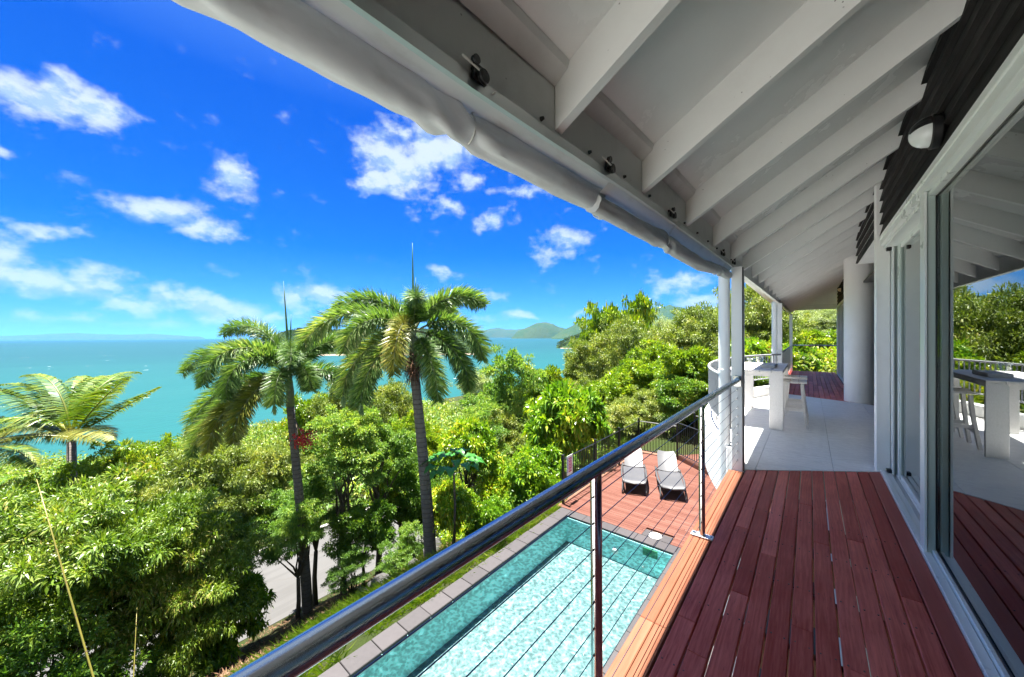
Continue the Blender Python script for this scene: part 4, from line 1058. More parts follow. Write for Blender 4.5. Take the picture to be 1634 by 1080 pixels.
# ================================================================== POOL TERRACE
pool = empty('swimming_pool', (-3.2, 2.5, PD-1.0), 'narrow turquoise lap pool edged with dark stone coping', 'pool')
px0, px1 = POOLX; py0, py1 = POOLY; FL = PD-0.62
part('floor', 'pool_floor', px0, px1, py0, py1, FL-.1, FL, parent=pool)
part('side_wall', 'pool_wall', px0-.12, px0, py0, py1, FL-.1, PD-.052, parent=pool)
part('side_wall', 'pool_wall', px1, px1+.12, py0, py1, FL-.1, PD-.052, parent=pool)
part('end_wall', 'pool_wall', px0-.12, px1+.12, py1, py1+.12, FL-.1, PD-.052, parent=pool)
part('end_wall', 'pool_wall', px0-.12, px1+.12, py0-.12, py0, FL-.1, PD-.052, parent=pool)
bm_ = MB(); bm_.cbox(0, .006, -.0725, .0725, -.0725, .0725, .0015); tl_me = raw_mesh('waterline_tile', bm_.v, bm_.f, 'pool_tile')
for y in np.arange(-0.4, 7.28, 0.149):
    link_mesh('waterline_tile', tl_me, pool, (px0+.0005, y, PD-.127)); 
    link_mesh('waterline_tile', tl_me, pool, (px1-.0065, y, PD-.127))
for x in np.arange(px0+.085, px1-.05, 0.149): link_mesh('waterline_tile', tl_me, pool, (x, py1-.0005, PD-.127), (0, 0, -math.pi/2))
rs = random.Random(3); y = -1.9
while y < 7.3:
    L = min(rs.uniform(.36, .44), 7.585-y)
    if 7.585-(y+L) < .2: L = 7.585-y
    mb = MB(); mb.cbox(-4.712+rs.uniform(-.006, .006), -4.418+rs.uniform(-.003, .003), y+.004, y+L-.004, PD-.05, PD+rs.uniform(-.002, .003), .007); mb.build('coping_stone', 'coping_stone', pool); y += L
x = -4.414
while x < -2.0:
    L = .40 if x+.6 < -1.76 else -1.76-x
    mb = MB(); mb.cbox(x+.003, x+L-.003, 7.322, 7.587, PD-.05, PD+rs.uniform(-.002, .003), .006); mb.build('coping_stone', 'coping_stone', pool); x += L
y = -1.9
while y < 7.2:
    mb = MB(); mb.cbox(-2.021, -1.76, y+.003, y+.40, PD-.05, PD, .006); mb.build('coping_stone', 'coping_stone', pool); y += .404
mb = MB(); mb.cbox(-2.75, -2.18, 7.591, 7.86, PD-.05, PD+.006, .006); mb.build('skimmer_slab', 'coping_stone', pool)
mb = MB(); mb.lathe([(0, .012), (.02, .012), (.12, .011), (.13, .007), (.13, 0)], (-2.50, 7.70, PD+.006), 28); sk = mb.build('skimmer_lid', 'skimmer_white', pool, True, auto=40)
mb = MB(); mb.box(-2.55, -2.525, 7.69, 7.71, PD+.0185, PD+.02); mb.build('finger_hole', 'black_plastic', sk)
part('skimmer_mouth', 'green_plastic', -2.62, -2.33, 7.300, 7.3125, PD-.24, PD-.09, parent=pool)
def wall_disc(x, z, r, name):
    V = MB(); V.lathe([(0, .02), (r*.6, .018), (r, .008), (r, 0)], (0, 0, 0), 20); m2 = MB(); m2.add([(x+v[0], 7.319-v[2], z+v[1]) for v in V.v], V.f); m2.build(name, 'skimmer_white', pool, True)
wall_disc(-3.22, PD-.40, .075, 'pool_light'); wall_disc(-2.62, PD-.50, .028, 'return_jet'); wall_disc(-2.12, PD-.42, .028, 'return_jet')
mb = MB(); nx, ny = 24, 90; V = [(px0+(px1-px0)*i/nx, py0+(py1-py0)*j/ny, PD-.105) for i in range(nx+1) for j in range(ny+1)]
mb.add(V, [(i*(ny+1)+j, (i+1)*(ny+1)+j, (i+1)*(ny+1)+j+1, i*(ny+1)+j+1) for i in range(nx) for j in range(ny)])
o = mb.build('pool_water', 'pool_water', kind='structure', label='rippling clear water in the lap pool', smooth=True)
mb = MB(); mb.box(-1.757, 0.3, -3, 7.55, PD-.2, PD-.002); mb.build('pool_paving', 'asphalt', kind='structure', label='concrete paving beneath the balcony')
mb = MB(); mb.box(-4.9, 4.0, 7.6, 13.4, PD-.3, PD-.04); mb.build('terrace_base', 'joist_wood', kind='structure', label='dark base under the pool terrace boards')
mb = MB(); mb.box(-5.01, -4.72, -3.0, 7.6, PD-1.2, PD-.12); mb.build('pool_edge_wall', 'terrain_soil', kind='structure', label='concrete edge outside the pool coping')
ld = empty('pool_terrace', (-2.5, 10.5, PD), kind='structure', label='reddish timber terrace between pool and fence')
C0 = Vector((-3.47, 12.96)); C1 = Vector((-1.6, 11.43)); dd_ = (C1-C0).normalized(); nD = Vector((dd_.y, -dd_.x))
if nD.y > 0: nD = -nD
rs = random.Random(9); y = 7.592
while y < 12.95:
    for (a, b) in ((-4.80, -2.3+rs.uniform(-.6, .6)), (None, .29)):
        if a is None: a = lastb+.003
        poly = [(a, y+.0025), (b, y+.0025), (b, y+.0865), (a, y+.0865)]; lastb = b
        if y < 7.87 and a < -2.17 and b > -2.76:      # notch round the skimmer slab
            for (q0, q1) in ((a, -2.755), (-2.175, b)):
                if q1-q0 > .02: mb = MB(); mb.prism([(q0, y+.0025), (q1, y+.0025), (q1, y+.0865), (q0, y+.0865)], PD-.03, PD+rs.uniform(-.001, .001), .002); mb.build('board', 'deck_lower', ld)
            continue
        poly = clip(poly, nD.x, nD.y, nD.dot(C0))
        if len(poly) >= 3 and area(poly) > .002: mb = MB(); mb.prism(poly, PD-.03, PD+rs.uniform(-.001, .001), .002); mb.build('board', 'deck_lower', ld)
    y += .089
# raised step behind the fence on the right, and terrace beyond it
def ext(poly2, z0, z1, name, mat, parent, ch=.003): mb = MB(); mb.prism(poly2, z0, z1, ch); return mb.build(name, mat, parent)
o1 = nD*-1
ext([tuple(C0+o1*.004), tuple(C1+o1*.004), tuple(C1+o1*.16), tuple(C0+o1*.16)], PD-.03, PD+.13, 'step_board', 'deck_lower', ld)
for k in range(12):
    a = .165+k*.1; ext([tuple(C0+o1*a), tuple(C1+o1*a+dd_*1.5), tuple(C1+o1*(a+.094)+dd_*1.5), tuple(C0+o1*(a+.094))], PD+.05, PD+.13, 'step_board', 'deck_lower', ld)

# pool fence
fn = empty('pool_fence', (-4.77, 10, PD), 'black metal pool fence of thin upright bars round the terrace', 'fence')
bm_ = MB(); bm_.box(-.008, .008, -.008, .008, .09, 1.12); fb_me = raw_mesh('baluster', bm_.v, bm_.f, 'fence_black')
bm_ = MB(); bm_.cbox(-.027, .027, -.027, .027, 0, 1.22, .003); bm_.cbox(-.031, .031, -.031, .031, 1.22, 1.235, .003); fp_me = raw_mesh('post', bm_.v, bm_.f, 'fence_black')
line = [Vector((-4.77, 7.75)), Vector((-4.77, 9.5)), Vector((-4.77, 11.2)), Vector((-4.77, 12.95)), Vector((-3.47, 12.98)), Vector((-2.58, 12.26)), Vector((-1.9, 11.70)), Vector((-.9, 10.9))]
for i, p in enumerate(line):
    zb = PD + (0.13 if i >= 5 else 0); link_mesh('post', fp_me, fn, (p.x, p.y, zb))
for a, b in zip(line[:-1], line[1:]):
    zb = PD + (.13 if b.x > -3 else 0); d = b-a; L = d.length; n = int(L/.098); rot = math.atan2(d.y, d.x)
    for k in range(1, n): q = a + d*k/n; link_mesh('baluster', fb_me, fn, (q.x, q.y, zb), (0, 0, rot))
    for h in (.09, 1.12):
        mb = MB(); mb.tube([(a.x, a.y, zb+h), (b.x, b.y, zb+h)], .017, 4); mb.build('rail', 'fence_black', fn)
fn2 = empty('garden_fence', (-1.5, 14.4, PD), 'second black fence behind the pool terrace near the curved wall', 'fence')
l2 = [Vector((-3.3, 14.6)), Vector((-1.9, 14.4)), Vector((-.5, 14.2)), Vector((1, 14.0))]
for p in l2: link_mesh('post', fp_me, fn2, (p.x, p.y, PD+.1))
for a, b in zip(l2[:-1], l2[1:]):
    d = b-a; n = int(d.length/.1)
    for k in range(1, n): q = a+d*k/n; link_mesh('baluster', fb_me, fn2, (q.x, q.y, PD+.1))
    for h in (.09, 1.12): mb = MB(); mb.tube([(a.x, a.y, PD+.1+h), (b.x, b.y, PD+.1+h)], .017, 4); mb.build('rail', 'fence_black', fn2)
sg = empty('pool_sign', (-4.735, 8.02, PD+.67), 'small white pool sign printed in magenta and purple on the fence', 'sign')
part('plate', 'white_paint', -4.742, -4.736, 7.88, 8.17, PD+.66, PD+1.16, parent=sg)
def flat(name, col):
    m, t, out = new_mat(name); principled(t, out, col, .5)
flat('print_magenta', (.55, .02, .15)); flat('print_purple', (.12, .04, .42)); flat('print_pink', (.65, .22, .35))
rs = random.Random(2)
for k in range(9):
    zz = PD+1.10-k*.042
    for (a, b, m_) in ((7.90, 7.955, 'print_purple'), (7.965, 8.14, 'print_magenta' if k % 2 == 0 else 'print_pink')):
        b2_ = b-rs.uniform(0, .03); part('print', m_, -4.7359, -4.7345, a, b2_, zz-.030, zz, parent=sg)

# loungers
def make_lounger(ox, oy, ang, label):
    r_ = empty('sun_lounger', (ox, oy, PD), label, 'sun lounger', 'grey sun loungers on the pool terrace')
    ca, sa = math.cos(ang), math.sin(ang)
    def W(u, v, z): return (ox+u*ca-v*sa, oy+u*sa+v*ca, PD+z)      # u = across, v = towards the head
    def sheet(name, prof, w0, w1, th, mat, crown_=0.02):
        V = []; nu = 10
        for i, (v, z) in enumerate(prof):
            ww = w0+(w1-w0)*i/(len(prof)-1)
            rnd_ = 1.0
            if name == 'backrest' and i >= len(prof)-3: rnd_ = (1, .96, .84)[i-(len(prof)-3)]
            for j in range(nu+1):
                u = (-1+2*j/nu); V.append(W(u*ww/2*rnd_, v, z-crown_*(1-u*u)))
        for i, (v, z) in enumerate(prof):
            ww = w0+(w1-w0)*i/(len(prof)-1)
            rnd_ = 1.0
            if name == 'backrest' and i >= len(prof)-3: rnd_ = (1, .96, .84)[i-(len(prof)-3)]
            for j in range(nu+1): u = (-1+2*j/nu); V.append(W(u*ww/2*rnd_, v, z-crown_*(1-u*u)-th))
        k = nu+1; n = len(prof); B = n*k; fs = []
        for i in range(n-1):
            for j in range(nu): fs += [(i*k+j, i*k+j+1, (i+1)*k+j+1, (i+1)*k+j), (B+(i+1)*k+j, B+(i+1)*k+j+1, B+i*k+j+1, B+i*k+j)]
            fs += [(i*k, (i+1)*k, B+(i+1)*k, B+i*k), (B+i*k+nu, B+(i+1)*k+nu, (i+1)*k+nu, i*k+nu)]
        for j in range(nu): fs += [(j, B+j, B+j+1, j+1), ((n-1)*k+j+1, B+(n-1)*k+j+1, B+(n-1)*k+j, (n-1)*k+j)]
        mb = MB(); mb.add(V, fs); return mb.build(name, mat, r_, True, auto=45)
    sheet('seat', [(0.02, .30), (.06, .335), (.15, .35), (.4, .345), (.7, .335), (1.0, .345), (1.12, .35)], .50, .60, .022, 'lounger_plastic')
    sheet('backrest', [(1.16, .36), (1.3, .42), (1.5, .53), (1.7, .64), (1.80, .69), (1.86, .715)], .53, .50, .022, 'lounger_plastic', .03)
    for s_ in (-1, 1):
        pts = [W(s_*.26, .0, .30), W(s_*.285, .10, .335), W(s_*.325, .5, .315), W(s_*.33, .95, .31), W(s_*.32, 1.3, .30), W(s_*.31, 1.62, .27)]
        mb = MB(); mb.tube(pts, [.022, .026, .028, .028, .026, .022], 8); mb.build('side_rail', 'lounger_plastic', r_, True)
        for (v0, v1) in ((.10, -.02), (1.45, 1.56)):
            mb = MB(); mb.tube([W(s_*.285, v0+.10*(1 if v0 < 1 else -1), .32), W(s_*.295, v0, .25), W(s_*.30, v1, .10), W(s_*.305, v1-.01, .005)], [.020, .024, .022, .018], 8); mb.build('leg', 'lounger_plastic', r_, True)
        mb = MB(); mb.tube([W(s_*.285, 1.10, .36), W(s_*.305, 1.18, .385)], .022, 8); mb.build('hinge', 'lounger_plastic', r_, True)
    mb = MB(); mb.tube([W(-.25, .0, .305), W(0, -.025, .29), W(.25, .0, .305)], .024, 8); mb.build('front_rail', 'lounger_plastic', r_, True)
A_ = math.atan2(.22, .55)
make_lounger(-2.685+.0, 9.66, A_, 'grey plastic sun lounger nearer the house wall')
make_lounger(-3.585, 9.39, A_, 'grey plastic sun lounger partly behind the handrail, nearer the fence')

# ================================================================== PALMS
def leaflets(base, d0, L, W, grav, seg=2, nrm=None):
    # base (n,3), d0 (n,3) unit, strips that bend down; returns quads
    n = len(base); side = np.cross(d0, nrm if nrm is not None else np.array([0, 0, 1.0])); side = unit(side)
    pts = [base]; d = d0.copy(); st = (L/seg).reshape(-1, 1)
    for s in range(seg):
        pts.append(pts[-1] + d*st); d = unit(d + grav)
    wid = [0.55, 1.0, 0.12] if seg == 2 else [0.6, 1.0, 0.75, 0.1]
    V = []
    for s in range(seg+1): V += [pts[s] - side*(W*wid[s]/2).reshape(-1, 1), pts[s] + side*(W*wid[s]/2).reshape(-1, 1)]
    V = np.stack(V, 1).reshape(-1, 3); k = 2*(seg+1); Fq = []
    b = np.arange(n)*k
    for s in range(seg): Fq.append(np.stack([b+2*s, b+2*s+1, b+2*s+3, b+2*s+2], 1))
    return V, np.concatenate(Fq)
def rachis(o, hdir, e0, bend, L, n=16, power=1.25, twist=0.0):
    pts = [Vector(o)]; tg = []; h = Vector(hdir).normalized(); sd = Vector((-h.y, h.x, 0))
    for i in range(n):
        t_ = i/(n-1); e = e0 - bend*t_**power; hh = (h + sd*twist*t_).normalized()
        d = hh*math.cos(e) + Vector((0, 0, math.sin(e))); tg.append(d); pts.append(pts[-1]+d*(L/n))
    tg.append(tg[-1]); return pts, tg
def frond(root, o, az, e0, bend, L, kind, seed, mat, twist=0.0, plume=0.36, cnt=1050, wind=None):
    rs_ = np.random.RandomState(seed); a = math.radians(az); h = rt*math.cos(a) + fw*math.sin(a)
    pts, tg = rachis(o, h, math.radians(e0), math.radians(bend), L, twist=twist)
    PT = np.array([tuple(p) for p in pts]); TG = np.array([tuple(p) for p in tg]); n = len(PT)
    t_ = np.sort(rs_.uniform(0.16, 1.0, cnt)); f = t_*(n-1); i0 = np.minimum(f.astype(int), n-2); fr_ = (f-i0)[:, None]
    B = PT[i0]*(1-fr_)+PT[i0+1]*fr_; T = unit(TG[i0]*(1-fr_)+TG[i0+1]*fr_)
    sd = unit(np.cross(T, np.array([0, 0, 1.0]))); upv = np.cross(sd, T)
    if kind == 'fox':
        ph = rs_.uniform(0, 2*np.pi, cnt); R = sd*np.cos(ph)[:, None] + upv*np.sin(ph)[:, None]
        d0 = unit(T*0.62 + R*0.95 + rs_.normal(size=R.shape)*.10)
        prof = np.clip(np.minimum((t_-.10)/.16, 1), .25, 1)*np.clip((1.06-t_)/.22, .5, 1)
        LL = plume*prof*rs_.uniform(.8, 1.1, cnt); WW = np.full(cnt, .021)*rs_.uniform(.8, 1.2, cnt)
        V, Fq = leaflets(B, d0, LL, WW, np.array([0, 0, -.24]), 2, nrm=unit(np.cross(d0, R+.01)))
    else:
        s_ = np.where(np.arange(cnt) % 2 == 0, 1.0, -1.0)[:, None]
        w = np.array(wind) if wind is not None else np.zeros(3)
        d0 = unit(T*0.45 + sd*s_*0.9 + upv*0.12 + w*0.32 + rs_.normal(size=T.shape)*.05)
        prof = np.clip((t_-.05)/.2, .3, 1)*np.clip((1.08-t_)/.45, .2, 1)
        LL = plume*prof*rs_.uniform(.88, 1.08, cnt); WW = np.full(cnt, .036)
        V, Fq = leaflets(B, d0, LL, WW, np.array([0, 0, -.48]) + w*.28, 3, nrm=upv)
    c = np.array(tuple(o)); fr = link_mesh('frond', raw_mesh('frond', V-c, Fq, mat), root, o)
    mb = MB(); r0 = .028 if kind == 'fox' else .05
    mb.tube([p for p in pts], [r0*(1-.85*i/(len(pts)-1)) for i in range(len(pts))], 6, cap=False); mb.build('stem', 'crownshaft' if kind == 'fox' else 'leaf_palm_old', fr, True)
    return fr
def foxtail(px, d, base_px, base_d, crown_y, label, fronds, seed, trunk_r, spear):
    bx, by = P(base_px, base_d); gz = ground(bx, by)-.1
    cx, cy = P(px, d); cz = ZY(crown_y, d)
    root = empty('foxtail_palm', (bx, by, gz), label, 'palm tree', 'foxtail palms between pool and road')
    mb = MB(); n = 22; pts = []; rr = []
    for i in range(n):
        k = i/(n-1); pts.append((bx+(cx-bx)*k**1.3, by+(cy-by)*k**1.3, gz+(cz-.75-gz)*k)); rr.append(trunk_r*(1.18-.38*k)*(1+.012*math.sin(i*2.1)))
    mb.tube(pts, rr, 14); mb.build('trunk', 'palm_bark', root, True)
    mb = MB(); mb.tube([(cx, cy, cz-.78), (cx, cy, cz-.4), (cx, cy, cz-.05), (cx, cy, cz+.3)], [trunk_r*.95, trunk_r*.85, trunk_r*.5, .03], 12); mb.build('crownshaft', 'crownshaft', root, True)
    for i, (az, e0, bend, L, mt) in enumerate(fronds):
        o = Vector((cx, cy, cz-.05+.012*i)); frond(root, o, az, e0, bend, L, 'fox', seed+i, mt, twist=0.12*((i*7) % 3-1))
    for (dx, tilt, L) in spear:
        mb = MB(); b = Vector((cx, cy, cz+.1)); e = b+(rt*tilt+Vector((0, 0, 1)))*L; mid = b.lerp(e, .5)
        mb.tube([b, mid, b.lerp(e, .8), e], [.03, .026, .014, .004], 6); mb.build('spear_leaf', 'leaf_palm', root, True)
    return root, (cx, cy, cz)
LP, LO = 'leaf_palm', 'leaf_palm_old'
p1, c1 = foxtail(462, 9.3, 487, 9.6, 598, 'left foxtail palm with spreading plume fronds and a tall spear leaf', [
    (172, 76, 108, 2.9, LP), (184, 46, 96, 3.0, LP), (236, 66, 150, 2.6, LP), (204, 6, 84, 2.7, LP), (238, -6, 78, 2.5, LO), (352, 20, 84, 2.3, LP),
    (306, 66, 118, 2.0, LP), (28, 60, 62, 1.8, LP), (250, 52, 150, 2.3, LP), (262, -2, 86, 2.3, LO), (214, -14, 64, 2.8, LP), (285, 20, 110, 1.7, LP), (125, 44, 84, 1.8, LP), (325, 30, 110, 1.4, LP)], 500, .112, [(0, -.06, 2.35), (0, .03, 1.5)])
p2, c2 = foxtail(660, 8.3, 685, 8.5, 532, 'right foxtail palm, taller, with brown skirt under its plume fronds', [
    (292, 76, 104, 1.75, LP), (202, -26, 56, 2.1, LP), (304, -14, 72, 2.0, LP), (240, -12, 78, 2.2, LP), (225, 40, 120, 2.0, LP), (6, 66, 98, 2.1, LP), (350, 32, 118, 2.2, LP), (176, 58, 98, 2.3, LP), (190, 36, 102, 2.8, LP), (210, -8, 82, 2.3, LP), (272, 24, 118, 2.2, LO),
    (338, -8, 78, 2.1, LP), (60, 56, 84, 1.6, LP), (130, 50, 90, 1.7, LP)], 600, .125, [(0, -.005, 2.0), (0, .05, 1.2)])
# red fruit on the left palm, dry flower skirt on the right palm
rs_ = np.random.RandomState(4); mb = MB()
cf = Vector(P(482, 9.0)+(ZY(700, 9.0),))
for k in range(260):
    q = cf + Vector((rs_.normal()*.12, rs_.normal()*.12, rs_.normal()*.12 - .1*0)); r = .022
    mb.add([q+Vector(v)*r for v in ((1,0,0), (-1,0,0), (0,1,0), (0,-1,0), (0,0,1), (0,0,-1))], [(0,2,4), (2,1,4), (1,3,4), (3,0,4), (2,0,5), (1,2,5), (3,1,5), (0,3,5)])
o = mb.build('fruit_cluster', 'fruit_red', p1, kind='stuff'); o['label'] = 'hanging cluster of red fruit'
mb = MB(); st = Vector((c1[0], c1[1], c1[2]-.95))
for k in range(4): mb.tube([st, st.lerp(cf, .5)+Vector((0, 0, .12)), cf+Vector(rs_.normal(size=3))*.1], .012, 5)
mb.build('fruit_stalk', 'bark', p1)
n = 420; B = np.array([c2[0], c2[1], c2[2]-.62]) + rs_.normal(size=(n, 3))*np.array([.09, .09, .16]); A = rs_.uniform(0, 6.28, n)
d0 = unit(np.stack([np.cos(A)*.8, np.sin(A)*.8, rs_.uniform(-1.2, .1, n)], 1)); V, Fq = leaflets(B, d0, rs_.uniform(.25, .6, n), np.full(n, .018), np.array([0, 0, -.9]))
o = link_mesh('dry_skirt', raw_mesh('dry_skirt', V-B[0], Fq, 'dry_fibre'), p2, B[0]); o['label'] = 'brown dry flower fibres'

# coconut palm, fronds swept to the left by the wind
cx, cy = P(112, 15.5); cz = ZY(700, 15.5); gz = ground(cx, cy)
cp = empty('coconut_palm', (cx, cy, gz), 'coconut palm at the left with fronds swept over by the wind', 'palm tree')
mb = MB(); mb.tube([(cx, cy, gz-.3), (cx+.15, cy, gz+(cz-gz)*.5), (cx, cy, cz)], [.24, .17, .14], 10); mb.build('trunk', 'palm_bark', cp, True)
wnd = -rt*1.0
for i, (az, e0, bend, L, tw, mt) in enumerate([(160, 80, 95, 4.3, .1, 'leaf_coconut'), (80, 86, 125, 4.4, 1.2, 'leaf_coconut'), (185, 55, 62, 4.6, 0, 'leaf_coconut'), (50, 84, 100, 4.0, 1.6, 'leaf_coconut'), (200, 36, 55, 4.4, 0, 'leaf_coconut'), (175, 68, 80, 4.0, 0, 'leaf_coconut'), (120, 70, 80, 4.0, .5, 'leaf_coconut'),
        (352, 50, 18, 3.4, .0, 'leaf_coconut'), (215, 18, 75, 3.6, 0, 'leaf_palm_old'), (5, 32, 2, 3.4, .1, 'leaf_coconut'), (255, 62, 150, 3.4, -.6, 'leaf_coconut'), (100, 76, 110, 4.2, .9, 'leaf_coconut'), (172, 18, 46, 4.0, 0, 'leaf_palm_old'), (340, 24, 50, 2.8, 0, 'leaf_palm_old')]):
    frond(cp, Vector((cx, cy, cz+.02*i)), az, e0, bend, L*1.18, 'coco', 700+i, mt, twist=tw, plume=.95, cnt=330, wind=tuple(wnd))
cx2, cy2 = P(-25, 17); cz2 = ZY(715, 17); gz2 = ground(cx2, cy2)
cp = empty('coconut_palm', (cx2, cy2, gz2), 'second coconut palm cut off by the left edge of the photo', 'palm tree')
mb = MB(); mb.tube([(cx2, cy2, gz2-.3), (cx2, cy2, cz2)], [.22, .14], 10); mb.build('trunk', 'palm_bark', cp, True)
for i, (az, e0, bend, L) in enumerate([(10, 50, 90, 4), (340, 20, 60, 4), (60, 60, 90, 4), (170, 60, 80, 4), (270, 40, 90, 3.6), (200, 30, 60, 4), (25, 25, 70, 4.2)]):
    frond(cp, Vector((cx2, cy2, cz2+.02*i)), az, e0, bend, L, 'coco', 750+i, 'leaf_coconut' if i % 2 else 'leaf_palm_old', twist=.2, plume=1.0, cnt=360, wind=tuple(wnd*.8))

# ================================================================== BROADLEAF TREES AND SHRUBS
crown('bamboo', 81, 'leaf_bamboo', n_clump=38, tufts=20, leaves=110, L=0.054, W=0.0135, tuft_r=.10, clump_r=.30, hollow=.4, layer=.8, droop=.35)
crown('bamboo', 82, 'leaf_bamboo', n_clump=34, tufts=20, leaves=110, L=0.056, W=0.014, tuft_r=.10, clump_r=.30, hollow=.3, layer=.8, droop=.45)
# near bamboo thicket (lower left)
tree('bamboo', 120, 6.9, 758, 2.0, 'leafy bamboo thicket filling the lower left corner', 'bamboo_clump', cat='bamboo', var=0, hz=2.1)
tree('bamboo', -60, 6.6, 800, 1.7, 'bamboo clump cut off by the left edge below the coconut palm', 'bamboo_clump', cat='bamboo', var=1, hz=1.9)
tree('bamboo', 285, 7.6, 790, 1.5, 'bamboo clump leaning over the near end of the road', 'bamboo_clump', cat='bamboo', var=1, hz=1.9)
tree('dark', 60, 5.9, 960, 1.3, 'dark low bush under the bamboo in the bottom left corner', 'shrub', cat='shrub', hz=1.2)
tree('teal', 270, 7.6, 965, .8, 'dark bush under the bamboo beside the road', 'shrub', cat='shrub', hz=1.2)
tree('bright', 345, 8.2, 930, .85, 'small glossy bush in front of the road, right of the bamboo', 'shrub', cat='shrub', hz=1.0)
for i, (xa, ya, xb, yb_, d) in enumerate(((148, 1100, 84, 865, 4.9), (205, 1110, 211, 1010, 5.6))):
    a = Vector(P(xa, d)+(ZY(ya, d),)); b = Vector(P(xb, d+.4)+(ZY(yb_, d+.4),)); g = a+(a-b)*1.0; g.z = min(g.z, ground(g.x, g.y)); e = b + (b-a)*.5
    mb = MB(); ptz = [g, g.lerp(a, .6), a, a.lerp(b, .5)+Vector((0, 0, .0)), b, e]; mb.tube(ptz, [.013, .0125, .012, .011, .009, .004] if i == 0 else [.009, .009, .008, .007, .005, .003], 8)
    o = mb.build('bamboo_cane', 'bamboo_cane', None, True, label=['long yellow bamboo cane leaning left at the lower left', 'short pale bamboo cane standing in the dark thicket', 'thin yellow cane leaning right near the road'][i], cat='bamboo cane')
    for k in range(9):
        q = g.lerp(e, .12+k*.095); mb = MB(); mb.tube([q-(e-g).normalized()*.006, q+(e-g).normalized()*.006], .015*(1-k*.05)*(1 if i == 0 else .7), 8); mb.build('node', 'dry_fibre', o)

